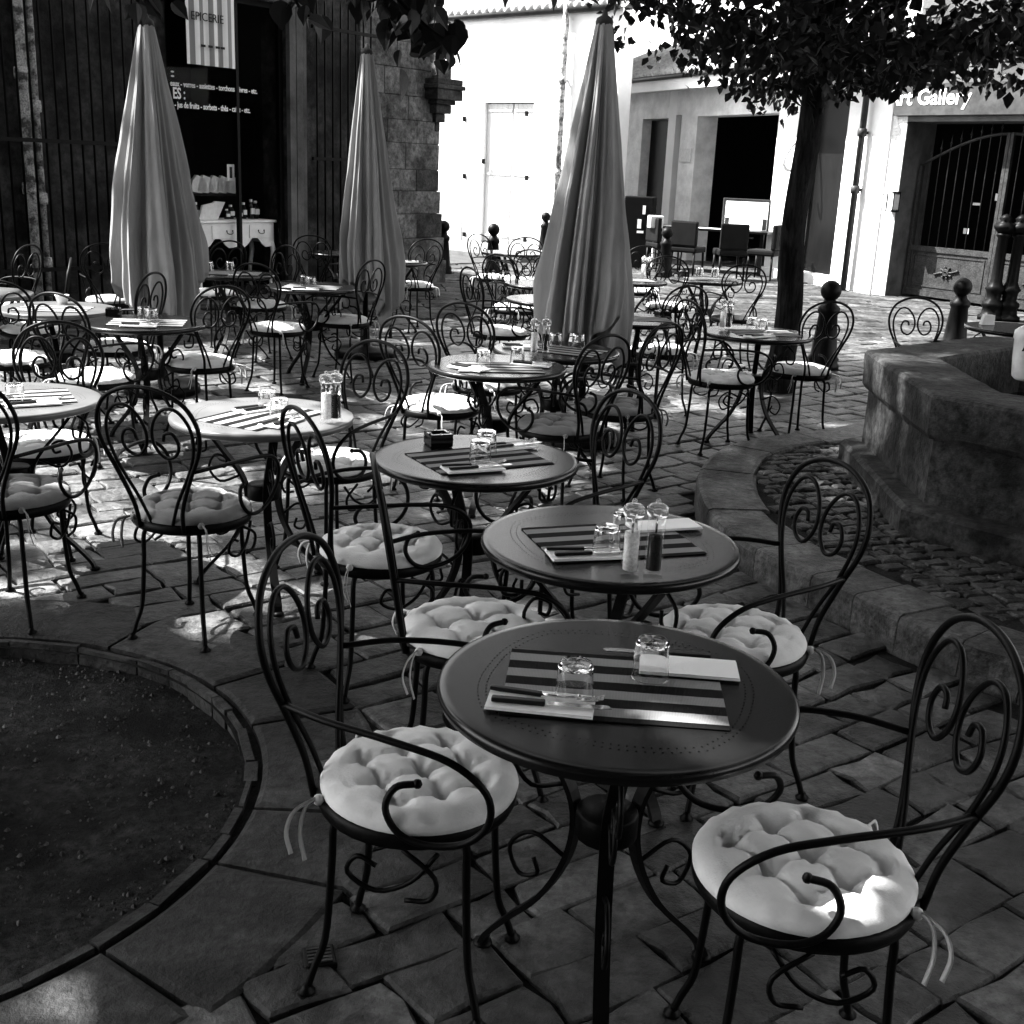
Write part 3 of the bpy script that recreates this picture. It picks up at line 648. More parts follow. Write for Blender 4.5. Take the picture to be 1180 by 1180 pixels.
# fascia, soffit, gutter, roof
m_ = MB(); m_.box(-1.2, BL-.3, -.62, -.58, zf0-.05, zf1-.1); m_.build('fascia', WHITE, bB)
m_ = MB(); m_.box(-1.2, BL-.3, -.579, -.001, zf0-.0, zf0+.03); m_.build('soffit', STUC, bB)
m_ = MB(); m_.tube([(-1.2, -.67, zf1-.09), (BL-.3, -.67, zf1-.09)], .05, 8); m_.build('gutter', PIPEB, bB)
m_ = MB(); m_.poly([(-.66, zf1-.06), (3.6, zf1+1.7), (3.6, zf1+1.62), (-.66, zf1-.14)], -1.2, BL-.3)
o = MB(); o.add([(y, x, z) for (x, y, z) in m_.v], [tuple(reversed(f)) for f in m_.f]); rf = o.build('roof', ROOF, bB)
m_ = MB()
k = -1.1
while k < BL-.35: m_.tube([(k, -.70, zf1-.05), (k, 3.5, zf1+1.69)], .08, 6); k += .2
m_.build('roof_tiles', ROOF, rf)
# upper storey set back
m_ = MB(); m_.box(-1.2, BL+.4, 3.6, 3.7, 0, zf1+4.2); m_.build('upper_wall', WHITE, bB)
m_ = MB(); m_.box(X[779]+.08, X[797]-.12, -.03, -.001, 1.9, 2.15); m_.build('meter_box', PAPER, bB)
# wall lamp bracket
m_ = MB(); m_.tube([(X[926]-.05, -.05, 2.4), (X[926]-.05, -.28, 2.2), (X[926]-.05, -.42, 1.95), (X[926]-.05, -.35, 1.82), (X[926]-.05, -.2, 1.8)], .028, 8, res=4); tag(put(m_.build('bracket', WHITE), (B0.x, B0.y, 0), BR), 'curved white metal bracket on the wall right of the tree trunk', 'bracket')
pipe('drainpipe', 'black cast drainpipe on the white pier left of the gallery', sB(992)[0], .05, (1.55, 2.4), y=-.11, M=PIPEB, fr=(B0, BR, BD))

# G: gallery
G0, GD, GL, GR = frame(Vector((5.45, 18.4)), Vector((7.75, 15.1)))
sG = lambda u, v=220: onplane(u, v, G0, GD)
bG = thing('gallery_building', 'rendered gallery front with deep gated archway and fascia sign on the right', 'building', (G0.x, G0.y, 0), GR)
g0 = sG(1035)[0]; gA = sG(1018)[0]; gz1 = sG(1060, 140)[1]; gtop = 6.5
m_ = MB(); m_.box(0.0, gA, 0.03, .7, -.05, gtop); m_.build('pier', REVEAL, bG)
m_ = MB(); m_.box(gA, g0, 0, .7, -.05, gtop); m_.build('pier', STUC, bG)
m_ = MB(); m_.box(g0, GL+.5, 0, .7, gz1, gtop); m_.build('wall', REVEAL, bG)
m_ = MB(); m_.box(GL+.2, GL+3, 0.001, .7, -.05, gz1-.001); m_.build('right_pier', REVEAL, bG)
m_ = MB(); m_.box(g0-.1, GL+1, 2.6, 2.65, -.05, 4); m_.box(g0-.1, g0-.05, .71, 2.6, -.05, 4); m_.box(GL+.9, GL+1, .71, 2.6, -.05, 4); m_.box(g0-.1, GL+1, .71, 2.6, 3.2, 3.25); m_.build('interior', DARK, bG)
m_ = MB(); m_.box(g0, g0+.012, .001, .69, .0, gz1-.002); m_.build('reveal', REVEAL, bG)
s0, z0 = sG(1036, 132); 
sgn_t = thing('gallery_sign', 'grey fascia board reading Art Gallery above the iron gate', 'sign', (G0.x, G0.y, 0), GR)
m_ = MB(); m_.box(s0-.05, GL+.5, -.07, -.002, z0-.02, z0+.42, 0, .006); m_.build('board', SIGNB, sgn_t)
a0 = sG(1026, 125)[0]; a1 = sG(1123, 115)[0]
o = text_mesh('lettering', 'Art Gallery', .30, LETTER, sgn_t, (a0, -.075, z0+.13), (PI/2, 0, 0), 1, .005)
wd = max(q.co.x for q in o.data.vertices); o.scale = ((a1-a0)/wd, 1, 1)
# gate
gt = thing('iron_gate', 'grey iron double gate with arched top, rosette panels and thin bars', 'gate', (G0.x, G0.y, 0), GR)
gy = .38; gm = sG(1129, 250)[0]+.05; ge = gm+(gm-g0)
def gate_leaf(a, b, flip):
    m_ = MB()
    m_.box(a, a+.05, gy-.03, gy+.03, .03, 1.95 if not flip else 2.42); m_.box(b-.05, b, gy-.03, gy+.03, .03, 2.42 if not flip else 1.95)
    for z0, z1 in ((.04, .13), (.70, .78)): m_.box(a+.051, b-.051, gy-.028, gy+.028, z0, z1)
    m_.tube([(a+(b-a)*q/8, gy, (1.95+.46*math.sin(q/8*PI/2)) if not flip else (1.95+.46*math.cos(q/8*PI/2))) for q in range(9)], .022, 6, res=2)
    lf = m_.build('gate_leaf', GATE, gt)
    m_ = MB(); m_.box(a+.052, b-.052, gy-.008, gy+.008, .131, .699)
    for (x0, x1, z0, z1) in ((a+.10, b-.10, .64, .66), (a+.10, b-.10, .18, .20), (a+.10, a+.12, .202, .638), (b-.12, b-.10, .202, .638)): m_.box(x0, x1, gy-.02, gy-.0085, z0, z1)
    m_.build('panel', GATE, lf)
    cx = (a+b)/2; m_ = MB(); c = Vector((cx, gy-.02, .42))
    for k in range(8):
        q = k*PI/4; L_ = .2 if k % 4 == 0 else .10; p = [c+Vector((math.cos(q+.25*f)*L_*f, -.004, math.sin(q+.25*f)*L_*.8*f)) for f in (.2, .5, .8, 1)]
        m_.tube(p, .013, 6, res=3); m_.sphere(p[-1][:], .018, 8)
    for rr in (.045, .025): m_.tube([c+Vector((rr*math.cos(x*PI/4), -.014, rr*math.sin(x*PI/4))) for x in range(8)], .011, 6, closed=True, res=2)
    m_.build('rosette', GATE, lf)
    n = 9
    for k in range(1, n):
        x = a+(b-a)*k/n; q = k/n; zt = 1.95+.46*(math.sin(q*PI/2) if not flip else math.cos(q*PI/2))
        m_ = MB(); m_.tube([(x, gy, .781), (x, gy, zt+.12), (x, gy, zt+.22)], lambda t_: .008 if t_ < .8 else .002, 6); m_.lathe([(.008, zt+.07), (.02, zt+.09), (.008, zt+.11)], 8, (x, gy)); m_.build('bar', GATE, lf)
gate_leaf(g0+.06, gm-.004, False); gate_leaf(gm+.004, ge, True)
for k, (u, v, w_, h_) in enumerate(((1077, 266, .09, .08), (1089, 234, .12, .035), (1113, 226, .07, .10))):
    s, z = sG(u, v); m_ = MB(); m_.box(-w_/2, w_/2, 0, .01, 0, h_); o = tag(m_.build('notice', PAPER), ['white square notice low behind the gate bars', 'small wide pale label behind the gate bars', 'upright pale label behind the gate near its centre post'][k], 'notice'); put(o, (G0.x+GD.x*s-GD.y*.75, G0.y+GD.y*s+GD.x*.75, z-h_/2), GR)
# letter box on the pier
s, z = sG(1034, 232); ml = thing('wall_lantern', 'small black framed wall lantern on the pier left of the gate', 'lantern', (G0.x+GD.x*(s-.02), G0.y+GD.y*(s-.02), 0), GR)
m_ = MB(); m_.box(-.06, .06, -.14, -.01, z-.12, z+.10); m_.build('glass', PAPER, ml)
m_ = MB()
for x in (-.065, .055):
    for y in (-.15, -.012): m_.box(x, x+.012, y, y+.012, z-.14, z+.12)
m_.box(-.07, .07, -.155, 0, z+.121, z+.14); m_.box(-.07, .07, -.155, 0, z-.155, z-.141); m_.build('frame', IRON, ml)

# ------------------------------------------------------------------ bollards and posts
def bollard(loc, label, h=.82, s=1.0):
    t = thing('bollard', label, 'bollard', loc, 0, 'cast iron bollards round the square')
    m_ = MB(); m_.lathe([(.15, 0), (.15, .04), (.135, .06), (.145, .09), (.12, .13), (.085, h*.62), (.10, h*.65), (.10, h*.70), (.065, h*.74), (.05, h*.80)], 20); m_.build('post', IRON, t)
    m_ = MB(); m_.sphere((0, 0, h*.89), .095, 18); m_.build('ball', IRON, t); t.scale = (s,)*3; return t
for (u, v, l, h) in ((510, 315, 'ball-topped iron bollard left of the street, beside the stone corner', .81), (567, 318, 'ball-topped iron bollard behind the back chairs, in front of white door', .80), (627, 293, 'iron bollard half hidden by the third parasol near the white wall', .82),
                  (765, 320, 'iron bollard behind the small table right of the third parasol', .82), (947, 424, 'large black ball-topped bollard behind the chair right of the tree', .80)):
    bollard(at(u, v), l, h)
bollard(at(1122, 420)+Vector((0, .6, 0)), 'ball-topped bollard just beyond the fountain rim', .78)
t = thing('slim_bollard', 'slimmer ringed iron post in front of the white door', 'bollard', at(582, 286)); m_ = MB()
m_.lathe([(.10, 0), (.10, .08), (.075, .12), (.07, .45), (.085, .47), (.085, .5), (.055, .54), (.05, .82), (.07, .84), (.07, .88), (.05, .92), (.001, .97)], 16); m_.build('post', IRON, t)
for (u, v, l) in ((1141, 368, 'ornate dark cast post in front of the gate, left of the pair'), (1159, 369, 'ornate dark cast post in front of the gate, right of the pair')):
    t = thing('ornate_post', l, 'post', at(u, v), 0, 'ornate iron posts before the gate'); m_ = MB()
    m_.lathe([(.17, 0), (.17, .05), (.13, .07), (.12, .16), (.14, .18), (.14, .22), (.09, .26), (.10, .36), (.13, .40), (.10, .44), (.075, .50), (.065, 1.05), (.09, 1.08), (.09, 1.11)], 20, scallop=.05); m_.build('shaft', IRON, t)
    m_ = MB(); m_.lathe([(.07, 1.11), (.12, 1.17), (.13, 1.2), (.09, 1.24), (.06, 1.27), (.08, 1.30), (.04, 1.34), (.001, 1.36)], 16, scallop=.12); m_.build('finial', IRON, t)

# ------------------------------------------------------------------ chair
def cushion_mesh(seed, M):
    rnd = random.Random(seed); R = .205; n = 60; HH = .037; ang = rnd.uniform(.3, 1.2); s = (.105, .096, .115, .100, .110)[seed % 5]; ox, oy = rnd.uniform(-.02, .02), rnd.uniform(-.02, .02)
    ca, sa = math.cos(ang), math.sin(ang)
    def hgt(x, y):
        r = math.hypot(x, y)/R
        edge = max(0, 1-r**5)**.55
        wx, wy = x+.012*nz(x, y, seed, 9), y+.012*nz(x, y, seed+5, 9)
        a = (ca*wx+sa*wy+ox)/s; b = (-sa*wx+ca*wy+oy)/s
        da, db = abs(a-round(a)), abs(b-round(b))
        d = math.hypot(da, db)*s
        crease = min(da, db)*s
        inside = max(0, 1-(r/.82)**8)
        tuft = math.exp(-(d/.016)**2)*.017+math.exp(-(d/.04)**2)*.014
        cr = math.exp(-(crease/.006)**2)*.012*math.exp(-(d/.06)**2)*1.4
        wr = .0035*abs(nz(x, y, seed*3, 26))*(1-inside*.3)+.004*nz(x, y, seed, 11)
        wr += .0035*math.sin(math.atan2(b-round(b), a-round(a))*6+seed+round(a)*2)*math.exp(-((d-.022)/.016)**2)*inside
        rp = .004*math.sin(math.atan2(y, x)*22+seed)*math.exp(-((r-.93)/.07)**2)
        return edge*HH-(tuft+cr)*inside*min(1, edge*1.5)+wr*edge+rp
    vs = []; fs = []; rings = 36
    pr = [0]+[((k/rings)**.8) for k in range(1, rings+1)]
    vs.append((0, 0, hgt(0, 0)+.012))
    for k in range(1, rings+1):
        for i in range(n):
            a = 2*PI*i/n; rr = R*pr[k]*(1+.012*nz(math.cos(a)*2, math.sin(a)*2, seed)); x, y = rr*math.cos(a), rr*math.sin(a); vs.append((x, y, hgt(x/(1.0), y)+.012))
    for i in range(n): fs.append((0, 1+i, 1+(i+1) % n))
    for k in range(rings-1):
        for i in range(n): fs.append((1+k*n+i, 1+(k+1)*n+i, 1+(k+1)*n+(i+1) % n, 1+k*n+(i+1) % n))
    o = 1+(rings-1)*n
    b0 = len(vs)
    for (rr, z) in ((.99, .002), (.93, -.008), (.5, -.010)):
        for i in range(n):
            a = 2*PI*i/n; vs.append((R*rr*math.cos(a), R*rr*math.sin(a), z))
    prev = o
    for k in range(3):
        for i in range(n): fs.append((prev+i, b0+k*n+i, b0+k*n+(i+1) % n, prev+(i+1) % n))
        prev = b0+k*n
    m_ = MB(); m_.add(vs, fs, 0, True); return m_
SEAT = .435
def make_chair():
    t = empty('bistro_chair')
    m_ = MB(); m_.lathe([(.001, SEAT-.012), (.19, SEAT-.012), (.203, SEAT-.018), (.208, SEAT-.006), (.208, SEAT+.012), (.20, SEAT+.018), (.001, SEAT+.012)], 36); m_.build('seat', IRON, t)
    hx = lambda z: -.195-.16*(z-.435)-(.03*max(0, z-.8))
    m_ = MB()
    half = [(.085, .43), (.095, .52), (.14, .635), (.185, .735), (.192, .815), (.155, .888), (.082, .93)]
    P = [(hx(z), y, z) for y, z in half]+[(hx(.942), 0, .942)]+[(hx(z), -y, z) for y, z in reversed(half)]
    m_.tube(P, .0078, 8, res=5); m_.build('back_hoop', IRON, t)
    m_ = MB(); hf = [(.035, .435), (.075, .54), (.135, .655), (.163, .745), (.158, .815), (.12, .868), (.07, .872), (.03, .835), (.011, .785), (.018, .735), (.052, .700), (.092, .712), (.108, .750), (.090, .787), (.060, .785), (.052, .760)]
    for s in (1, -1): m_.tube([(hx(z)+.006, s*y, z) for y, z in hf], .0062, 7, res=4)
    m_.build('back_scroll', IRON, t)
    for s in (1, -1):
        m_ = MB(); P = [(hx(.66), .150*s, .66), (-.12, .205*s, .668), (.03, .238*s, .665), (.14, .245*s, .645), (.205, .235*s, .59), (.21, .222*s, .52), (.165, .214*s, .465), (.09, .212*s, .445), (.03, .208*s, .458), (.0, .198*s, .50), (.015, .185*s, .54), (.055, .172*s, .548)]
        m_.tube(P, .0072, 8, res=5); m_.sphere(P[-1], .010, 8); m_.build('arm', IRON, t)
    for (sx, sy) in ((1, 1), (1, -1), (-1, 1), (-1, -1)):
        a = math.atan2(sy*.62, sx*.78); cx, cy = math.cos(a), math.sin(a)
        prof = [(.09, SEAT-.02), (.15, SEAT-.022), (.178, SEAT-.045), (.182, SEAT-.12), (.188, .22), (.198, .12), (.222, .055), (.236, .012)]
        m_ = MB(); m_.tube([(r*cx, r*cy, z) for r, z in prof], .0085, 8, res=3)
        m_.lathe([(.018, 0), (.019, .006), (.010, .014), (.009, .02)], 10, (.238*cx, .238*cy)); m_.build('leg', IRON, t)
    for s in (1, -1):
        m_ = MB(); m_.tube([(.10, .175*s, SEAT-.03), (.05, .185*s, .34), (-.02, .19*s, .31), (-.08, .19*s, .34), (-.06, .19*s, .38), (-.02, .19*s, .365)], .0055, 6, res=4)
        m_.build('side_scroll', IRON, t); m_ = MB(); m_.tube([(.03, .18*s, SEAT-.03), (.10, .19*s, .36), (.09, .19*s, .31), (.04, .19*s, .30)], .0055, 6, res=4); m_.build('side_scroll', IRON, t)
    return t
def add_cushion(t, mb, M, ties=True):
    o = mb.build('cushion', M, t); o.location = (0.005, 0, SEAT+.012)
    if ties:
        for s in (1, -1):
            m_ = MB()
            for (dx, dy, L) in ((-.02, .03, .11), (-.035, .045, .085)):
                x, y = -.165, .13*s; P = [Vector((x, y, .012)), Vector((x+dx, y+dy*s, .0)), Vector((x+dx*1.4, y+dy*s*1.3, -L*.5)), Vector((x+dx*1.3+.01, y+dy*1.5*s, -L))]
                m_.tube(spline(P, 4), .005, 4, flat=.2)
            m_.sphere((-.168, .134*s, .006), .012, 8)
            m_.build('ribbon', RIBBON if M is CUSH else CUSHD, o)
    return o
protos = []
for k in range(5):
    c = make_chair() if k == 0 else copy_tree(protos[0])
    if k > 0:
        for ch in list(c.children):
            if ch.name.startswith('cushion'):
                for g_ in list(ch.children): bpy.data.objects.remove(g_)
                bpy.data.objects.remove(ch)
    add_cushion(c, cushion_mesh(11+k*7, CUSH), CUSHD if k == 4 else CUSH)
    protos.append(c)
used = [False]*5
def place_chair(label, seat, hoop=None, face=None, var=0, cushion=True, group='scrolled iron garden chairs of the cafe terrace', mean=False, anchor=False):
    s = at(seat[0], seat[1], .465)
    if hoop and face is None:
        h = at(hoop[0], hoop[1], .94)
        d = Vector((s.x-h.x, s.y-h.y)); 
        # keep the seat where it shows; the bearing follows the hoop
        lat = d.x; 
        if mean: d.y *= .3
        if d.length < .05: d = Vector((0, -1))
        L = .28
        # lateral offset is well measured, depth offset is not: rebuild the depth from the known length
        if abs(lat) < L: dy = math.copysign(math.sqrt(L*L-lat*lat), d.y); d = Vector((lat, dy))
        else: d = Vector((lat, d.y*.3))
        rz = math.atan2(d.y, d.x)
    else: rz = math.radians(face)
    if used[var]: c = copy_tree(protos[var])
    else: c = protos[var]; used[var] = True
    if anchor: h = at(hoop[0], hoop[1], .94); s = Vector((h.x+.28*math.cos(rz), h.y+.28*math.sin(rz), 0))
    put(c, (s.x, s.y, 0), rz)
    if not cushion:
        for ch in list(c.children):
            if ch.name.startswith('cushion'):
                for g_ in list(ch.children): bpy.data.objects.remove(g_)
                bpy.data.objects.remove(ch)
    tag(c, label, 'chair', group); return c
CH = [
 ('nearest left chair with plump tufted cushion and ribbon ties, left of the front table', (481, 893), (353, 636), 0),
 ('nearest right chair, cushion flecked with sun, right of the front table', (928, 994), (1134, 733), 1),
 ('chair against the platform kerb, right of the second table with two mills', (845, 730), (974, 541), 2),
 ('chair tucked behind the left of the front table, hoop seen edge-on', (546, 722), (407, 543), 3),
 ('chair left of the ashtray table, its hoop overlapping the bright table behind', (437, 628), (330, 485), 0),
 ('chair at right side of the bright table with mill pair, white cushion', (382, 531), (430, 401), 1),
 ('chair with dark grey cushion over the sunlit paving patch', (222, 583), (146, 456), 4),
 ('half-seen chair cut by the left edge, grey cushion, below the left table', (12, 567), (-62, 436), 4),
 ('chair facing the camera behind the table at the left edge', (50, 510), (50, 377), 2),
 ('chair with shaded cushion in front of the glass-topped left group, back turned', (110, 433), (48, 342), 3),
 ('chair with white cushion cut by the left edge, middle rows', (18, 412), (-35, 330), 0),
 ('chair behind the brilliant white table at far left', (37, 378), (82, 298), 1),
 ('chair between the white table and the first parasol', (135, 398), (181, 318), 2),
 ('chair right of the first parasol with plump white cushion, facing left', (231, 416), (262, 328), 3),
 ('chair with flat white cushion left of the table under the second parasol', (319, 377), (288, 306), 0),
 ('chair right of the table beside the first parasol, before the white desk', (302, 350), (327, 285), 1),
 ('chair in front of the desk, mostly hidden by the first parasol table', (245, 337), (267, 277), 2),
 ('chair at the foot of the second parasol, flat white cushion', (396, 368), (428, 302), 3),
 ('chair against the railing between desk and second parasol', (368, 325), (351, 274), 4),
 ('chair right of the second parasol by the stone corner', (477, 328), (494, 275), 0),
 ('chair with puffy white cushion left of the oval light table in the centre', (506, 465), (470, 363), 1),
 ('chair turned edge-on behind the centre tables, left of third parasol', (576, 381), (538, 313), 2),
 ('chair half hidden beneath the centre table, white cushion', (562, 440), (534, 349), 3),
 ('grey-cushioned chair right of the centre table, facing left', (645, 489), (708, 400), 4),
 ('grey-cushioned chair below the third parasol, arms toward the table', (711, 468), (775, 379), 4),
 ('chair behind the two-mill table, hoop showing over its edge', (716, 618), (731, 452), 0),
 ('chair left of the table by the tree, back to the camera', (831, 434), (806, 357), 1),
 ('chair in front of the large bollard, right of the tree table', (922, 425), (958, 348), 2),
 ('chair right of the third parasol with broad white cushion', (760, 402), (800, 334), 3),
 ('chair behind, right of third parasol, beside the small back table', (769, 352), (785, 305), 0),
 ('bare chair right of the pedestal table near the tree', (846, 364), (868, 309), 1),
 ('chair at the far end of the terrace, left of the distant white-topped table', (570, 319), (549, 273), 2),
 ('chair below the distant tables, back to the camera', (594, 354), (575, 293), 3),
 ('chair behind the distant white-topped table', (601, 322), (607, 279), 0),
 ('chair peeping out left of the third parasol, near the distant tables', (624, 345), (613, 296), 1),
 ('chair beyond the small table with mills, right of third parasol', (738, 334), (752, 289), 2),
 ('chair behind the fountain, only its hoop visible over the rim', (1068, 432), (1073, 349), 3),
 ('chair at the railing beside the first parasol, in deep shade', (128, 345), (120, 281), 4),
 ('chair behind the table at the far left edge', (2, 352), (13, 286), 0),
]
BARE = {30, 18}
FACE = {0: -13, 1: -177, 25: -148}
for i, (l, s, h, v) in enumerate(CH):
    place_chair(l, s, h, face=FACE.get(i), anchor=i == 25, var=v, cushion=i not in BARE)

# ------------------------------------------------------------------ tables
TZ = .72; TR = .35
def make_table():
    t = empty('round_table')
    m_ = MB(); m_.lathe([(.001, TZ-.006), (.332, TZ-.006), (.332, TZ-.028), (.336, TZ-.030), (.348, TZ-.024), (.3515, TZ-.012), (.3495, TZ-.003), (.343, TZ+.0005), (.328, TZ), (.001, TZ)], 96)
    # perforated border
    for row, off in ((0, 0), (1, .016)):
        for k in range(112):
            a = 2*PI*k/112; q = (a*4/(2*PI)) % 1; cusp = abs(q-.5)*2
            r = .245+.030*cusp**1.5+off; x, y = r*math.cos(a), r*math.sin(a); n = 6
            m_.add([(x+.0019*math.cos(2*PI*j/n), y+.0019*math.sin(2*PI*j/n), TZ+.0006) for j in range(n)], [tuple(range(n))], 1)
    m_.build('tabletop', [TOP, HOLE], t)
    for k in range(3):
        a = k*2*PI/3; ca, sa = math.cos(a), math.sin(a)
        prof = [(.25, TZ-.01), (.235, .66), (.175, .58), (.095, .48), (.07, .40), (.085, .30), (.14, .19), (.22, .10), (.27, .04), (.285, .008)]
        P = spline([Vector((r, 0, z)) for r, z in prof], 4); m_ = MB(); vs = []; w_ = .016
        for i, p in enumerate(P):
            q = (P[min(len(P)-1, i+1)]-P[max(0, i-1)]).normalized(); nn = Vector((q.z, 0, -q.x))*.006
            for (o_, yy) in ((nn, w_), (nn, -w_), (-nn, -w_), (-nn, w_)): 
                r = p+o_; vs.append((r.x*ca-yy*sa, r.x*sa+yy*ca, r.z))
        fs = [(i*4+j, i*4+(j+1) % 4, (i+1)*4+(j+1) % 4, (i+1)*4+j) for i in range(len(P)-1) for j in range(4)]+[(3,2,1,0), tuple(len(vs)-4+j for j in range(4))]
        m_.add(vs, fs); m_.lathe([(.022, 0), (.022, .008), (.012, .014)], 10, (.285*ca, .285*sa)); m_.build('leg', IRON, t)
        m_ = MB()
        rot = lambda r, z: (r*ca, r*sa, z)
        m_.tube([rot(*p) for p in ((.10, .47), (.18, .44), (.225, .49), (.20, .545), (.155, .535), (.16, .50), (.185, .505))], .0055, 6, res=4); m_.build('leg_scroll', IRON, t); m_ = MB()
        m_.tube([rot(*p) for p in ((.24, .66), (.29, .62), (.285, .56), (.24, .56), (.235, .60))], .0055, 6, res=4); m_.build('leg_scroll', IRON, t); m_ = MB()
        m_.tube([rot(*p) for p in ((.09, .30), (.17, .33), (.225, .28), (.20, .22), (.155, .235), (.165, .27))], .0055, 6, res=4)
        m_.build('leg_scroll', IRON, t)
    m_ = MB(); m_.lathe([(.060, .385), (.064, .39), (.064, .44), (.060, .445)], 18); m_.build('collar', IRON, t)
    return t
tproto = make_table()
# (u, v, rot, label)
TB = {
 'T1': (None, (.22, 2.08), 0.5, 'nearest black round table with striped mat, dominating the foreground'),
 'T2': (None, (.27, 3.0), 1.1, 'second round table from the front, with two clear mills'),
 'T3': (None, (-.13, 3.86), .3, 'round table with square glass ashtray, third from the front'),
 'T4': (None, (-.98, 4.39), .9, 'bright round table left of centre with mill pair and saucered glass'),
 'T5': (None, (-.11, 5.79), .2, 'central round table with two upturned glasses in front of parasol table'),
 'T6': (None, (-2.18, 6.75), .7, 'round table in front of the first parasol with two glasses'),
 'T7': (None, (-1.62, 9.08), .4, 'round table before the second parasol'),
 'T8': (None, (1.53, 7.51), 1.3, 'dark round table beside the tree trunk with mills'),
 'T9': ((9, 459), None, .2, 'round table cut by the left edge, with cutlery and glass'),
 'T10': ((641, 403), None, .5, 'dark round table with mills just below the third parasol'),
 'T11': ((66, 355), None, .1, 'round table blazing white in the sun at far left'),
 'T12': ((-26, 337), None, .8, 'white sunlit round table running off the left edge'),
 'T13': ((267, 315), None, .3, 'round table before the white desk'),
 'T14': ((452, 301), None, .6, 'round table by the stone corner, behind second parasol'),
 'T15': ((392, 291), None, .6, 'small visible edge of round table behind the second parasol by the railing'),
 'T16': ((590, 291), None, .2, 'farthest round table, white topped, by the bollards'),
 'T17': ((628, 327), None, .9, 'distant round table partly behind the third parasol, upper one'),
 'T18': ((636, 345), None, 1.2, 'distant round table partly behind the third parasol, lower one'),
 'T19': ((725, 323), None, .3, 'small pale round table with mills right of the third parasol'),
 'T20': ((814, 322), None, .2, 'round table in front of the dark dining set'),
 'T21': ((729, 367), None, .6, 'round table with ashtray right of the third parasol'),
}
TP = {}; PALE = None
first = True
for k, (px, xy, rz, l) in TB.items():
    p = at(px[0], px[1], TZ) if px else Vector((xy[0], xy[1], 0))
    c = tproto if first else copy_tree(tproto); first = False
    put(c, (p.x, p.y, 0), rz); tag(c, l, 'table', 'round cafe tables'); TP[k] = Vector((p.x, p.y))
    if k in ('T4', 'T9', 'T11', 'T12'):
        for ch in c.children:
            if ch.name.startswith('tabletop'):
                ch.data = PALE if PALE else ch.data.copy(); PALE = ch.data; PALE.materials[0] = TOPGLARE

# ------------------------------------------------------------------ things on the tables
def mk_mat():
    m_ = MB(); n = 20; vs = []
    for z in (0, .0022):
        for j in range(7):
            for i in range(n+1): vs.append((-MATW/2+MATW*i/n, -MATH_/2+MATH_*j/6, z+.0006*nz(i*.4, j*.5)))
    k = 7*(n+1); q = [(j*(n+1)+i, j*(n+1)+i+1, (j+1)*(n+1)+i+1, (j+1)*(n+1)+i) for j in range(6) for i in range(n)]
    fs = [tuple(reversed(f)) for f in q]+[tuple(x+k for x in f) for f in q]
    per = [i for i in range(n+1)]+[(j)*(n+1)+n for j in range(1, 7)]+[6*(n+1)+i for i in range(n-1, -1, -1)]+[j*(n+1) for j in range(5, 0, -1)]
    fs += [(per[i], per[(i+1) % len(per)], per[(i+1) % len(per)]+k, per[i]+k) for i in range(len(per))]
    m_.add(vs, fs); return m_.build('placemat', MATS)
def mk_glass():
    # upturned tumbler: thick base on top
    m_ = MB(); m_.lathe([(.0375, 0), (.036, .03), (.0345, .05), (.033, .072), (.030, .079), (.001, .081)], 28); pr = [(.001, .066), (.027, .065), (.0305, .058), (.0335, .03), (.0352, 0)]
    m_.lathe(pr, 28); 
    o = len(m_.v)
    n = 28; m_.f = m_.f
    # drop the caps of both shells and bridge the rim
    g_ = MB(); full = [(.001, .081), (.030, .079), (.033, .072), (.0345, .05), (.036, .03), (.0375, .0), (.0358, 0), (.0342, .03), (.0325, .055), (.030, .068), (.026, .071), (.001, .071)]
    vs = []
    for (r, z) in full:
        for j in range(n):
            a = 2*PI*j/n; rr = r; vs.append((rr*math.cos(a), rr*math.sin(a), z))
    g_.add(vs, [(i*n+j, (i+1)*n+j, (i+1)*n+(j+1) % n, i*n+(j+1) % n) for i in range(len(full)-1) for j in range(n)], 0, True)
    return g_.build('tumbler', TUMB, sharp=35)
def mk_mill(dark):
    t = empty('pepper_mill' if dark else 'salt_mill')
    n = 22; full = [(.024, 0), (.0255, .004), (.0255, .012), (.023, .02), (.022, .13), (.0225, .155), (.0195, .155), (.0195, .02), (.001, .016)]
    g_ = MB(); vs = [(r*math.cos(2*PI*j/n), r*math.sin(2*PI*j/n), z) for r, z in full for j in range(n)]
    g_.add(vs, [(i*n+j, i*n+(j+1) % n, (i+1)*n+(j+1) % n, (i+1)*n+j) for i in range(len(full)-1) for j in range(n)]+[tuple(range(n-1, -1, -1))], 0, True); g_.build('body', CLEAR, t)
    g_ = MB(); g_.lathe([(.001, .0185), (.0182, .0185), (.0182, .105 if dark else .115), (.001, .11 if dark else .112)], 16); g_.build('filling', PEPPER if dark else SALT, t)
    g_ = MB(); g_.lathe([(.0225, .1555), (.026, .160), (.027, .170), (.026, .180), (.018, .186), (.008, .188)], 20); g_.lathe([(.006, .188), (.0075, .193), (.005, .199), (.001, .201)], 10); g_.build('cap', mat('mill_cap', .7, .10, trans=.75) if not dark else bpy.data.materials.get('mill_cap') or CERAM, t)
    g_ = MB(); g_.tube([(0, 0, .112), (0, 0, .155)], .003, 6); g_.build('shaft', STEEL, t)
    return t
def mk_knife():
    t = empty('knife'); g_ = MB(); g_.box(-.105, -.005, -.008, .008, .001, .010, 0, .003); g_.build('handle', HANDLE, t)
    g_ = MB(); g_.poly([(0, 0), (.10, 0), (.118, .005), (.11, .017), (0, .014)], 0, .0015)
    o = MB(); o.add([(x, z-.007, y+.004) for x, y, z in g_.v], [tuple(reversed(f)) for f in g_.f]); o.build('blade', STEEL, t); return t
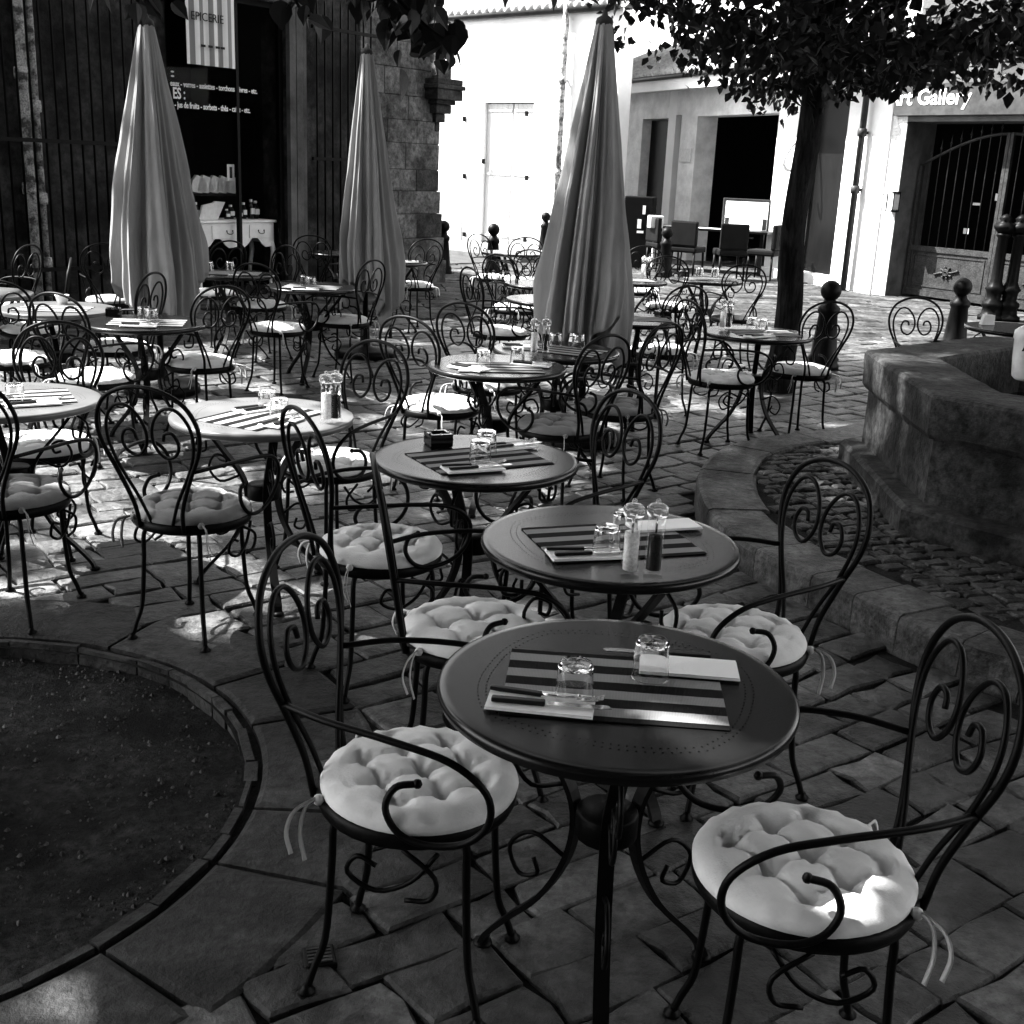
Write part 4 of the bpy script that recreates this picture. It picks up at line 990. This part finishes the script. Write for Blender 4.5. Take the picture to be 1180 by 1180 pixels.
def mk_fork():
    t = empty('fork'); g_ = MB(); g_.box(-.105, -.005, -.007, .007, .001, .009, 0, .003); g_.build('handle', HANDLE, t)
    g_ = MB(); g_.tube([(-.005, 0, .005), (.03, 0, .006), (.055, 0, .009), (.065, 0, .010)], .003, 6, res=2, flat=1.4)
    g_.tube([(.062, -.008, .010), (.075, 0, .006), (.062, .008, .010)], .003, 6, res=3)
    for y in (-.009, -.003, .003, .009): g_.tube([(.068, y, .008), (.09, y, .008), (.112, y, .016)], .0014, 5, res=2)
    g_.build('tines', STEEL, t); return t
def mk_napkin():
    g_ = MB()
    for k, (x0, x1, y0, y1) in enumerate(((-.10, .10, -.045, .045), (-.098, .097, -.043, .046), (-.099, .098, -.045, .043))): 
        z = .001+k*.0022; g_.box(x0, x1, y0, y1, z, z+.002)
    return g_.build('napkin', NAPK)
def mk_ash():
    g_ = MB(); g_.box(-.04, .04, -.04, .04, 0, .042, 0, .006); 
    t = empty('ashtray'); b = MB(); 
    full = [(.055, 0), (.058, .004), (.058, .042), (.054, .046), (.042, .046), (.038, .012), (.001, .010)]; n = 4; vs = [(r*math.cos(PI/4+2*PI*j/n), r*math.sin(PI/4+2*PI*j/n), z) for r, z in full for j in range(n)]
    b.add(vs, [(i*n+j, i*n+(j+1) % n, (i+1)*n+(j+1) % n, (i+1)*n+j) for i in range(len(full)-1) for j in range(n)]+[(3,2,1,0)]); b.build('dish', ASH, t)
    c = MB()
    for q in range(4):
        a = q*PI/2; c.tube([(.030*math.cos(a), .030*math.sin(a), .047), (.042*math.cos(a), .042*math.sin(a), .048)], .005, 6)
    c.build('rest', TUMB, t); return t
KIT = {}
def item(kind, maker, pos, rz, label, cat, group=None):
    if kind not in KIT: o = maker(); KIT[kind] = o
    else: o = copy_tree(KIT[kind])
    put(o, pos, rz); tag(o, label, cat, group); return o
def px(u, v, dz=0): p = at(u, v, TZ+dz); return (p.x, p.y, TZ+.0008+dz)
NM = {'T1': 'the nearest table', 'T2': 'the two-mill second table', 'T3': 'the ashtray table', 'T4': 'the bright table left of centre', 'T5': 'the central table', 'T6': 'the table by the first parasol', 'T7': 'the table by the second parasol',
      'T8': 'the table by the tree', 'T9': 'the table cut by the left edge', 'T10': 'the table below the third parasol', 'T11': 'the blazing white table at far left', 'T12': 'the table off the left edge', 'T13': 'the table before the desk', 'T14': 'the stone corner table', 'T19': 'the small pale table right of the third parasol', 'T20': 'the table before the dining set', 'T21': 'the second ashtray table right of the third parasol', 'T18': 'the lower distant table', 'T17': 'the upper distant table'}
MZ = .0035
def place_mat(t, rz, off=(0, 0)):
    p = TP[t]; item('mat', mk_mat, (p.x+off[0], p.y+off[1], TZ+.001), rz, 'striped placemat laid on '+NM[t], 'placemat', 'striped placemats')
def gl(t, u, v, word): item('glass', mk_glass, px(u, v, MZ-.0005), random.uniform(0, 6), word+' upturned glass tumbler on '+NM[t], 'tumbler', 'upturned tumblers')
def mills(t, u1, v1, u2, v2):
    item('salt', lambda: mk_mill(False), px(u1, v1), 0, 'left, salt-filled mill on '+NM[t], 'mill', 'salt and pepper mills')
    item('pepper', lambda: mk_mill(True), px(u2, v2), 0, 'right, pepper-filled mill on '+NM[t], 'mill', 'salt and pepper mills')
def setting(t, u, v, rz, word, knife=True, fork=True, napkin=True):
    x, y, z = px(u, v, MZ); c, s = math.cos(rz), math.sin(rz); L = lambda a, b: (x+c*a-s*b, y+s*a+c*b)
    if napkin: item('napkin', mk_napkin, (x, y, z), rz, word+' folded white napkin on '+NM[t], 'napkin', 'paper napkins')
    zz = z+.0085
    if fork: q = L(.005, .015); item('fork', mk_fork, (q[0], q[1], zz), rz-.10, word+' black-handled fork on '+NM[t], 'fork', 'forks')
    if knife: q = L(.015, -.02); item('knife', mk_knife, (q[0], q[1], zz), rz+.03, word+' black-handled knife on '+NM[t], 'knife', 'knives')
# front table: bearings of mats follow the photographed edges
def bearing(u0, v0, u1, v1): a, b = at(u0, v0, TZ), at(u1, v1, TZ); return math.atan2(b.y-a.y, b.x-a.x)
def mat_px(t, cu, cv, e):
    p = at(cu, cv, TZ); item('mat', mk_mat, (p.x, p.y, TZ+.001), e, 'striped placemat laid on '+NM[t], 'placemat', 'striped placemats')
b1 = bearing(556, 826, 851, 848); mat_px('T1', 707, 793, b1)
setting('T1', 623, 812, bearing(558, 800, 680, 812)-.0, 'left'); setting('T1', 793, 771, bearing(736, 770, 851, 779), 'right', knife=False, fork=False)
item('knife', mk_knife, (px(760, 757)[0], px(760, 757)[1], TZ+MZ+.001), b1+PI, 'knife lying behind the right glass of the nearest table', 'knife', 'knives')
gl('T1', 661, 808, 'left'); gl('T1', 749, 780, 'right')
b2 = bearing(625, 649, 811, 637); mat_px('T2', 705, 624, b2)
setting('T2', 675, 640, bearing(625, 640, 740, 636), 'near'); setting('T2', 765, 607, b2, 'far', knife=False, fork=False)
gl('T2', 698, 640, 'near'); gl('T2', 719, 622, 'far'); mills('T2', 725, 664, 752, 664)
b3 = bearing(505, 546, 645, 532); mat_px('T3', 552, 529, b3)
setting('T3', 545, 541, bearing(500, 545, 580, 540), 'near'); setting('T3', 585, 516, b3, 'far')
gl('T3', 553, 534, 'near'); gl('T3', 560, 522, 'far'); item('ash', mk_ash, px(505, 513), .4, 'dark square glass ashtray on the third table', 'ashtray', 'glass ashtrays')
b4 = bearing(265, 490, 370, 474); mat_px('T4', 302, 480, b4+.25)
setting('T4', 325, 487, b4+.4, 'near'); setting('T4', 300, 472, b4, 'far', napkin=True)
gl('T4', 308, 472, 'far'); gl('T4', 322, 482, 'near'); mills('T4', 376, 488, 387, 487)
mat_px('T5', 575, 424, bearing(525, 430, 620, 432)); setting('T5', 540, 425, bearing(510, 420, 570, 430), 'left'); setting('T5', 612, 421, bearing(590, 418, 635, 422), 'right'); gl('T5', 557, 422, 'left'); gl('T5', 596, 418, 'right')
mat_px('T6', 170, 372, bearing(120, 372, 215, 374)); setting('T6', 160, 376, bearing(120, 376, 200, 378), 'near'); gl('T6', 166, 369, 'left'); gl('T6', 175, 371, 'right'); item('ash', mk_ash, px(131, 364), .2, 'glass ashtray at the back of the table by the first parasol', 'ashtray', 'glass ashtrays')
mat_px('T7', 360, 331, bearing(320, 330, 400, 334)); setting('T7', 352, 334, bearing(320, 333, 380, 335), 'near'); gl('T7', 351, 329, 'left'); gl('T7', 359, 331, 'right')
mat_px('T8', 880, 384, bearing(840, 384, 920, 386)); setting('T8', 875, 388, bearing(855, 389, 900, 386), 'near'); gl('T8', 866, 380, 'left'); gl('T8', 878, 382, 'right'); mills('T8', 832, 380, 839, 380)
mat_px('T9', 18, 459, .5); setting('T9', 38, 466, .55, 'near'); gl('T9', 18, 465, 'right'); gl('T9', -12, 455, 'left')
mat_px('T10', 650, 404, bearing(600, 402, 690, 412)); mills('T10', 615, 408, 628, 408); gl('T10', 640, 400, 'left'); gl('T10', 666, 401, 'right'); setting('T10', 600, 400, .1, 'left')
item('cup', lambda: put(MB().lathe([(.03, 0), (.042, .05), (.045, .055), (.04, .055), (.028, .008), (.001, .006)], 20).build('white_cup', CERAM), (0,0,0)), px(72, 350), 0, 'white cup on the blazing table at far left', 'cup')
mat_px('T11', 62, 356, .1); mat_px('T13', 270, 315, .1); mat_px('T19', 727, 323, .2); mat_px('T20', 816, 322, .1); mat_px('T21', 735, 367, .1); mat_px('T14', 458, 301, .1)
gl('T13', 265, 312, 'right'); gl('T13', 241, 312, 'left'); setting('T13', 262, 319, 0, 'near', napkin=False)
gl('T14', 456, 301, 'left'); gl('T14', 462, 300, 'right'); mills('T19', 741, 319, 747, 320)
gl('T20', 806, 318, 'left'); gl('T20', 824, 318, 'right'); setting('T20', 815, 325, 0, 'near', napkin=False); item('ash', mk_ash, px(763+0, 366), .4, 'glass ashtray at right of the table with ashtray beside third parasol', 'ashtray', 'glass ashtrays'); item('ash', mk_ash, px(787, 318), .3, 'glass ashtray at left of the table before the dining set', 'ashtray', 'glass ashtrays')

# ------------------------------------------------------------------ parasols
def parasol(label, x, y, zt, zb, rb, seed, lean=0):
    t = thing('closed_parasol', label, 'parasol', (x, y, 0), 0, 'closed canvas parasols'); rnd = random.Random(seed)
    n = 360; K = 80; vs = []; ph = rnd.uniform(0, 6)
    fold = [(rnd.uniform(0, 2*PI), rnd.uniform(.6, 1.3)) for _ in range(9)]
    for k in range(K+1):
        f = k/K; 
        for i in range(n):
            a = 2*PI*i/n
            sw = .5*math.sin(a*2+ph)*f*f
            p = 7*(a+sw*.2+.11*math.sin(2*a+seed*2)+.07*math.sin(3*a+seed)+.10*f*math.sin(a+seed))+ph
            q = (p/(2*PI)) % 1; st = max(0, min(1, (q-.90)/.10)); st = st*st*(3-2*st)
            saw = (q**.65)*(1-st)
            sub = .5+.5*math.sin(p*3+1.2*math.sin(a*3+seed)+f*2)
            base = .045+(rb-.045)*(f**.92)
            if f > .82: base *= 1-.14*((f-.82)/.18)**1.3
            amp = (.56+.16*math.sin(a*3+seed*1.7+f*1.5))*min(1, f*4+.12)
            r = base*(1.06-amp+amp*saw+.12*sub*min(1, f*3)+.11*nz(math.cos(a)*1.5, math.sin(a)*1.5, seed+f*2.5)*min(1, f*2)+.10*f*nz(math.cos(a)*6, math.sin(a)*6, seed+f*2.2)+.05*f*nz(math.cos(a)*5+f*3, math.sin(a)*5, seed+f*9))
            drop = zb+.13*math.sin(a*2+ph)+.06*math.sin(a*5+seed)+.035*math.sin(a*11+seed*3)+.10*saw-.04
            z = zt+(drop-zt)*f
            tw = a+.10*f*math.sin(seed)
            vs.append((r*math.cos(tw)+lean*f, r*math.sin(tw), z))
    # hem folded back inside
    for i in range(n):
        q = vs[K*n+i]; vs.append(((q[0]-lean)*.82+lean, q[1]*.82, q[2]+.03))
    for i in range(n):
        q = vs[K*n+i]; vs.append(((q[0]-lean)*.35+lean, q[1]*.35, q[2]+.5))
    fs = [(k*n+i, (k+1)*n+i, (k+1)*n+(i+1) % n, k*n+(i+1) % n) for k in range(K+2) for i in range(n)]+[tuple(range(n))]
    m_ = MB(); m_.add(vs, fs, 0, True); m_.build('canopy', CLOTH, t)
    m_ = MB(); m_.lathe([(.05, zt-.02), (.052, zt+.0), (.045, zt+.02), (.02, zt+.035), (.012, zt+.06), (.001, zt+.07)], 16); m_.build('cap', STRAP, t)
    m_ = MB(); m_.lathe([(.024, .1), (.024, zt-.05)], 14); m_.build('pole', DWOOD, t)
    m_ = MB(); m_.lathe([(.27, .005), (.27, .05), (.25, .07), (.06, .09), (.045, .12), (.04, .28), (.001, .28)], 28); m_.build('base', IRON, t)
    for k in range(8):
        a = k*PI/4+ph; m_ = MB(); m_.tube([(.035*math.cos(a)+.0, .035*math.sin(a), zt-.08), (rb*.45*math.cos(a)+lean*.8, rb*.45*math.sin(a), zb+.25)], .008, 5); m_.build('rib', DWOOD, t)
    return t
pa = at(184, 455); 
parasol('left closed canvas parasol, its upper side caught by sun', aty(176, 200, 8.3).x, 8.3, aty(172, 27, 8.3).z, .62, .355, 1)
parasol('middle closed canvas parasol in front of the barred window', aty(422, 200, 10.3).x, 10.3, aty(420, 60, 10.3).z, .50, .30, 2, lean=.03)
parasol('right closed canvas parasol, largest, dark-folded, behind centre tables', aty(686, 200, 7.3).x, 7.3, aty(690, 25, 7.3).z, .60, .335, 5, lean=-.02)

# ------------------------------------------------------------------ vessel on the fountain rim and things behind it
p = at(1186, 438, .785)
t = thing('wine_cooler', 'translucent cooler with dark bottle neck standing on the fountain rim, lettered A', 'wine cooler', (p.x, p.y, .786))
m_ = MB(); m_.lathe([(.07, 0), (.085, .015), (.094, .10), (.098, .19), (.104, .20), (.102, .235), (.085, .25), (.05, .27)], 28); m_.build('bucket', PEWTER, t)
m_ = MB(); m_.lathe([(.04, .2), (.036, .27), (.018, .30), (.017, .36), (.02, .362), (.02, .375), (.017, .377), (.015, .40), (.001, .402)], 16, (-.01, 0)); m_.build('bottle', ASH, t)
q = math.atan2(-p.y, -p.x)
for k, (ch, off) in enumerate((('A', -.052), ('R', -.012))):
    aa = q+PI/2
    # tangent facing the camera
    d = Vector((math.cos(q), math.sin(q))); tn = Vector((-d.y, d.x)); tn = tn if tn.x > 0 else -tn
    text_mesh('lettering', ch, .055, INK, t, (d.x*.098+tn.x*off, d.y*.098+tn.y*off, .15), (PI/2, 0, math.atan2(tn.y, tn.x)), 1, .002, .003)
p = at(1171, 378, .72); c = copy_tree(tproto); put(c, (p.x, p.y, 0), .3); tag(c, 'dark round table just beyond the fountain with a card holder on it', 'table', 'round cafe tables')
m_ = MB(); m_.poly([(-.05, 0), (-.035, .07), (.045, .07), (.05, 0)], -.02, .02); q_ = at(1137, 374, .722); tag(put(m_.build('card_holder', PAPER), (q_.x, q_.y, .722), .2), 'small grey card holder on the table beyond the fountain', 'card holder')

# drain cover at the bottom
p = at(368, 1104); t = thing('drain_cover', 'small square ribbed metal drain cover in the paving at the bottom', 'drain', (p.x, p.y, .002), .3)
m_ = MB(); m_.box(-.035, .035, -.035, .035, -.01, .006, 0, .004); m_.build('frame', IRON, t)
m_ = MB()
for k in range(5): m_.box(-.026, .026, -.026+k*.011, -.020+k*.011, .0062, .010)
m_.build('grid', GATE, t)

# ------------------------------------------------------------------ dark dining set
DX = at(815, 313); 
t = thing('dining_table', 'long dark dining table with pale edge behind the terrace', 'dining table', (DX.x, DX.y+.1, 0), math.radians(-22))
m_ = MB(); m_.box(-1.1, 1.1, -.38, .38, .72, .76, 0, .006); m_.build('tabletop', DWOOD, t)
m_ = MB(); m_.box(-.9, .6, -.36, -.1, .761, .768); m_.build('runner', PAPER, t)
for x in (-1, 1):
    for y in (-.3, .3): MB().box(x-.03, x+.03, y-.03, y+.03, 0, .719).build('leg', DWOOD, t)
def dchair(u, v, rz, l):
    t = thing('dining_chair', l, 'chair', at(u, v), rz, 'dark upholstered dining chairs')
    m_ = MB(); m_.box(-.24, .24, -.24, .24, .40, .50, 0, .03); m_.build('seat', UPH, t)
    m_ = MB(); vs = m_.box(-.25, -.17, -.24, .24, .502, .92, 0, .03); m_.build('backrest', UPH, t)
    for x in (-.2, .2):
        for y in (-.2, .2): MB().tube([(x, y, .40), (x*1.06, y*1.06, 0)], lambda q: .022-.006*q, 6).build('leg', DWOOD, t)
dchair(790, 318, math.radians(60), 'dark upholstered chair at the near side of the long table, left one')
dchair(838, 322, math.radians(95), 'dark upholstered chair at the near side below the screen')
dchair(878, 322, math.radians(150), 'dark upholstered chair at right end of long table, by the tree trunk')
dchair(762, 312, math.radians(20), 'dark upholstered chair at the left end of the long table')
q = aty(858, 268, DX.y-.05); t = thing('television', 'flat screen glowing white with grey blocks on the dark table', 'screen', (q.x, q.y, q.z-.08), math.radians(-8))
W_ = .42; m_ = MB(); m_.box(-W_, W_, -.02, .03, .08, .66, 0, .008); m_.build('bezel', TVB, t)
m_ = MB(); m_.box(-W_+.05, W_-.05, -.026, -.021, .13, .61); sc_ = m_.build('screen', SCREEN, t)
m_ = MB(); m_.box(-W_+.052, -W_+.13, -.029, -.0265, .132, .33); m_.box(W_-.13, W_-.052, -.029, -.0265, .132, .33)
for k in range(4): m_.box(-.20+k*.05, -.195+k*.05, -.029, -.0265, .42, .60)
m_.build('page_blocks', TVB, sc_); m_ = MB(); m_.box(-.05, .05, -.01, .02, .0, .08); m_.box(-.16, .16, -.1, .1, -.02, 0); m_.build('stand', TVB, t)
q = at(733, 308); t = thing('menu_cabinet', 'tall black cabinet with white cards by the third parasol', 'cabinet', (q.x, q.y, 0), math.radians(-15))
m_ = MB(); m_.box(-.26, .26, -.2, .2, 0, 1.25, 0, .02); m_.build('body', DWOOD, t)
m_ = MB(); m_.box(.0, .07, -.206, -.201, .7, .86); m_.box(.08, .13, -.206, -.201, .95, 1.10); m_.box(0, .12, -.207, -.2015, .62, .66); m_.build('card', NAPK, t)
q = at(751, 312); m_ = MB(); m_.box(-.12, .12, -.1, .1, .74, .95, 0, .02); m_.box(-.02, .02, -.02, .02, .0, .739); tag(put(m_.build('pale_box', PAPER), (q.x, q.y, 0), .2), 'pale rounded box on a post beside the black cabinet', 'box')

# ------------------------------------------------------------------ trees
def leaves(mb, pts, size, rnd, droop=.5, near=False):
    for p in pts:
        s = size*rnd.uniform(.65, 1.25); a = rnd.uniform(0, 2*PI); tilt = rnd.gauss(-droop, .5); roll = rnd.gauss(0, .7)
        d = Vector((math.cos(a)*math.cos(tilt), math.sin(a)*math.cos(tilt), math.sin(tilt))); sd_ = d.cross(Vector((0, 0, 1))); 
        if sd_.length < .1: sd_ = Vector((1, 0, 0))
        sd_.normalize(); nn = sd_.cross(d); sd_ = sd_*math.cos(roll)+nn*math.sin(roll); nn = sd_.cross(d)
        P = Vector(p)
        if near:
            pr = [(.0, .0), (.06, .20), (.22, .37), (.42, .40), (.62, .30), (.80, .14), (1.0, .0)]
            ctr = [P+d*s*q-nn*s*(.10*q*q) for q, _ in pr]; L_ = [ctr[i]+sd_*s*pr[i][1]+nn*s*.10*(pr[i][1]/.4) for i in range(1, 6)]; R_ = [ctr[i]-sd_*s*pr[i][1]+nn*s*.10*(pr[i][1]/.4) for i in range(1, 6)]
            vs = ctr+L_+R_
            fs = [(0, 1, 7), (0, 12, 1)]+[(i, i+1, 7+i, 6+i) for i in range(1, 5)]+[(i+1, i, 11+i, 12+i) for i in range(1, 5)]+[(5, 6, 11), (6, 5, 16)]
            mb.add(vs, fs, 0, False)
        else:
            m1 = P+d*s*.38; 
            mb.add([P, m1+sd_*s*.34+nn*s*.08, P+d*s*.75+sd_*s*.18, P+d*s, P+d*s*.75-sd_*s*.18, m1-sd_*s*.34+nn*s*.08, m1], [(0, 1, 6), (1, 2, 6), (2, 3, 6), (3, 4, 6), (4, 5, 6), (5, 0, 6)])
GAPS = []
def gap(p, r): GAPS.append((Vector(p), r+.11))
def ingap(p):
    t = p.z/SUN.z; hx_, hy_ = p.x-SUN.x*t, p.y-SUN.y*t
    if 4.1 < hy_ < 14 and -6 < hx_ < (.75 if hy_ < 8 else 2.2):
        if noise.noise(Vector((hx_*.75+3, hy_*.75, 7)))+.35*noise.noise(Vector((hx_*2.6, hy_*2.6, 2))) > -.20: return True
    for (q, r) in GAPS:
        d = p-q; t = d.dot(SUN)
        if t > 0 and (d-SUN*t).length < r: return True
    return False
for (u, v, z, r) in ((160, 628, 0, .20), (215, 650, 0, .22), (250, 660, 0, .20), (205, 690, 0, .18), (240, 690, 0, .08), (265, 735, 0, .07), (75, 1175, 0, .07), (100, 1175, 0, .06), (55, 1188, 0, .06),
                     (948, 1004, .49, .09), (915, 985, .49, .03), (66, 355, .72, .45), (-20, 337, .72, .45), (715, 520, 0, .06), (300, 480, .72, .30), (10, 459, .72, .32)):
    gap(at(u, v, z), r)
for (u, v, r) in ((170, 60, .10), (172, 90, .13), (178, 120, .12), (185, 140, .08)): gap(aty(u-8, v, 8.2), r+.16)
for (u, v) in ((385, 528), (52, 508), (20, 410), (37, 377), (135, 397), (228, 414), (319, 377), (302, 350), (396, 367), (477, 328), (506, 463), (576, 381), (760, 401), (769, 345), (594, 353), (570, 318), (831, 433), (922, 424)): gap(at(u, v, .48), .12)
def crown_pts(n, c, rad, rnd, clumps, zmin=None, shape=None):
    cl = []
    while len(cl) < clumps:
        v = Vector((rnd.uniform(-1, 1), rnd.uniform(-1, 1), rnd.uniform(-1, 1)))
        if .15 < v.length < 1: cl.append((Vector((c[0]+v.x*rad[0], c[1]+v.y*rad[1], c[2]+v.z*rad[2])), rnd.uniform(.35, .85)))
    out = []
    while len(out) < n:
        q, r = rnd.choice(cl); v = Vector((rnd.gauss(0, 1), rnd.gauss(0, 1), rnd.gauss(0, .6)))*r*.55; p = q+v
        if zmin and p.z < zmin(p.x, p.y): continue
        if ingap(p): continue
        out.append(p)
    return out, cl
def limb(m_, a, b, r0, r1, rnd, wob=.12):
    P = [a]
    for k in (1, 2, 3): P.append(a.lerp(b, k/4)+Vector((rnd.gauss(0, wob), rnd.gauss(0, wob), rnd.gauss(0, wob*.5)))*(b-a).length*.25)
    P.append(b); m_.tube(P, lambda t_: r0+(r1-r0)*t_, 8, res=4)
def tree(name, label, base, top, r, c, rad, n, clumps, size, seed, zmin=None, near=False, extra=None, group=None):
    rnd = random.Random(seed); t = thing(name, label, 'tree', (0, 0, 0), 0, group)
    m_ = MB(); P = [base, base.lerp(top, .25)+Vector((.03, 0, 0)), base.lerp(top, .5)+Vector((-.02, .02, 0)), base.lerp(top, .75), top]
    P2 = spline(P, 8); N = 20; vs = []
    for i, p in enumerate(P2):
        f = i/(len(P2)-1); R = r*(1.0-.25*f)*(1+.35*max(0, 1-f*9))
        for j in range(N):
            a = 2*PI*j/N; rr = R*(1+.07*noise.noise(Vector((math.cos(a)*2.5, math.sin(a)*2.5, p.z*1.5)))+.05*math.sin(a*7+p.z*2)); vs.append((p.x+rr*math.cos(a), p.y+rr*math.sin(a), p.z))
    m_.add(vs, [(i*N+j, i*N+(j+1) % N, (i+1)*N+(j+1) % N, (i+1)*N+j) for i in range(len(P2)-1) for j in range(N)], 0, True)
    pts, cl = crown_pts(n, c, rad, rnd, clumps, zmin)
    for q, _ in cl[:26]: limb(m_, top-Vector((0, 0, .1)), q, r*.38, .02, rnd)
    trunk = m_.build('trunk', BARK, t)
    lb = MB(); leaves(lb, pts, size, rnd)
    if extra: extra(lb, m_, rnd)
    lb.build('crown', LEAF, t); return t
# tree beside the terrace (visible trunk)
tb_ = at(894, 450); tt = aty(932, 120, 9.35)
def zmin2(x, y):
    return 2.50-.26*math.exp(-((x-2.2)/.5)**2)+.22*max(0, 1.5-x)+.20*nz(x, y, 0, 1.9)+.05*max(0, x-4.5)+.12*max(0, 8.4-y)+(.14*(y-8) if x < .6 and y > 8 else 0)
def extra2(lb, m_, rnd):
    pts = []
    for k in range(7200):
        x = rnd.uniform(.35, 6.2); y = rnd.uniform(8.0, 11.2); z = zmin2(x, y)+abs(rnd.gauss(0, .28))
        if noise.noise(Vector((x*1.8, y*1.8, z*2)))*.5+.5 > .47: pts.append(Vector((x, y, z)))
    # foliage hugging the trunk fork
    for k in range(420):
        pts.append(Vector((tt.x+rnd.gauss(0, .28), tt.y+rnd.gauss(0, .3), tt.z+.12+abs(rnd.gauss(0, .2)))))
    leaves(lb, [p for p in pts if not ingap(p)], .085, rnd, .8)
tree('plane_tree', 'dark-barked tree rising behind the terrace, crown filling the top right', tb_, tt+Vector((.03, 0, .35)), .108, (2.2, 9.7, 5.5), (4.1, 3.7, 3.2), 34000, 150, .12, 31, zmin2, extra=extra2)
def sun_block_clumps(lb, m_, rnd):  # leaf clumps added along sun rays to shade front tables and pit
    pts = []
    for (q, r, t0) in ((Vector((.42, 1.85, .72)), .22, 4.0), (Vector((.42, 1.85, .72)), .25, 5.2), (Vector((.25, 2.0, .72)), .42, 4.6), (Vector((-.2, 2.1, .5)), .30, 4.3), (Vector((.3, 2.0, .72)), .40, 5.6), (Vector((.55, 1.7, .1)), .5, 5.2), (Vector((-1.7, 2.7, 0)), .9, 5.4), (Vector((-1.6, 3.3, 0)), .6, 5.6), (Vector((.3, 3.0, .72)), .4, 5.0), (Vector((-.3, 1.4, 0)), .6, 5.0), (Vector((1.0, 1.6, 0)), .5, 5.6)):
        for k in range(int(700*r)): pts.append(q+SUN*t0+Vector((rnd.gauss(0, r*.75), rnd.gauss(0, r*.75), rnd.gauss(0, r*.6))))
    leaves(lb, [p for p in pts if not ingap(p)], .17, rnd)
# tree in the pit, trunk outside the frame, twigs hanging into the top of the photo
tree('pit_tree', 'tree of the round pit, its leafy twigs hanging in at the top left', Vector((-1.95, 2.7, -.08)), Vector((-1.9, 2.75, 2.9)), .17, (-3.5, 2.8, 5.8), (4.8, 3.8, 2.6), 30000, 190, .19, 32, lambda x, y: 3.5+.10*y, extra=sun_block_clumps)
def twig(label, pts, ys, nl, size, seed, spread=.09):
    rnd = random.Random(seed); t = thing('leafy_twig', label, 'branch', (0, 0, 0), 0, 'twigs hanging in from above')
    P = [aty(u, v, ys) for u, v in pts]; m_ = MB(); m_.tube(spline(P, 4), lambda q: .009-.006*q, 6); m_.build('stem', BARK, t)
    S_ = spline(P, 10); lb = MB(); q = []
    for k in range(nl): p = rnd.choice(S_); q.append(p+Vector((rnd.gauss(0, spread*.6), rnd.gauss(0, spread), rnd.gauss(0, spread*.5))))
    leaves(lb, q, size, rnd, 1.0, True); lb.build('foliage', LEAFN, t)
twig('dense twig of dark heart-shaped leaves over the corner shrine', [(410, -120), (440, -30), (480, 20), (520, 50)], 3.4, 70, .072, 5, .075)
twig('leafy twig over the second parasol at the top edge', [(330, -120), (380, -50), (440, -10), (500, -5)], 3.6, 50, .07, 6, .06)
twig('small leaf spray above the shop banner', [(300, -120), (322, -40), (345, 8), (372, 28)], 4.0, 20, .08, 7, .05)
twig('leaf spray over the tip of the first parasol', [(70, -110), (100, -40), (140, -8), (188, 0)], 4.0, 30, .075, 8, .06)
twig('thin leaf fringe along the top edge left of the third parasol', [(500, -100), (560, -30), (620, -12), (690, -20)], 3.8, 12, .075, 9, .05)
# unseen trees added to keep sun and skylight off the terrace
tree('light_blocker_tree', 'added unseen tree blocking the sun behind the left building', Vector((-8.4, 12.6, 0)), Vector((-8.3, 12.4, 7.4)), .25, (-7.0, 9.0, 10.4), (5.2, 6.4, 3.3), 19000, 150, .22, 35, lambda x, y: 7.2)
tree('light_blocker_tree', 'added tree blocking skylight behind the viewpoint', Vector((2.6, -3.6, 0)), Vector((2.6, -3.5, 3.0)), .2, (1.0, -1.6, 4.8), (7.6, 4.6, 2.1), 36000, 230, .23, 33, lambda x, y: 2.7)
tree('light_blocker_tree', 'added tree blocking skylight to the right of the viewpoint beyond the fountain', Vector((7.6, 3.6, 0)), Vector((7.6, 3.6, 3.2)), .2, (6.6, 3.2, 5.6), (3.4, 3.8, 2.4), 18000, 120, .22, 34, lambda x, y: 3.7)

tR = thing('sky_blocker_house', 'added unseen house blocking skylight from behind the viewpoint', 'building', (0, -8, 0), PI)  # unseen house added to cut the low skylight from behind
m_ = MB(); m_.box(-14, 14, 0, .4, 0, 9.5); m_.build('wall', WALLA, tR)
for k in range(7):
    for z in (1.0, 4.2, 7.0):
        x = -12+k*4; fr2 = MB().box(x-.5, x+.5, -.06, -.002, z-.06, z+1.56).build('window', REVEAL, tR); MB().box(x-.42, x+.42, -.07, -.061, z+.02, z+1.48).build('pane', ASH, fr2)

m_ = MB(); rnd = random.Random(77); P = []
for k in range(110):
    x, y = rnd.uniform(-4, 4.5), rnd.uniform(1.6, 11)
    z = PZ+.008 if inpoly(x, y, poly_plat) else .006
    if math.hypot(x-PIT_C.x, y-PIT_C.y) < PIT_R: z = -.05
    P.append((x, y, z))
for q in P:
    s_ = rnd.uniform(.018, .045); a = rnd.uniform(0, 6.3); d = Vector((math.cos(a), math.sin(a), .12)); n_ = Vector((-math.sin(a), math.cos(a), rnd.uniform(-.2, .2))); c_ = Vector(q)
    m_.add([c_, c_+d*s_*.4+n_*s_*.3, c_+d*s_, c_+d*s_*.4-n_*s_*.3, c_+d*s_*.45+Vector((0, 0, -.003))], [(0, 1, 4), (1, 2, 4), (2, 3, 4), (3, 0, 4)])
DRY = mat('dry_leaf', .05, .8, g2=.22, scale=30)
tag(m_.build('leaf_litter', DRY), 'scattered fallen leaves and scraps on the paving', 'leaf litter', kind='stuff')
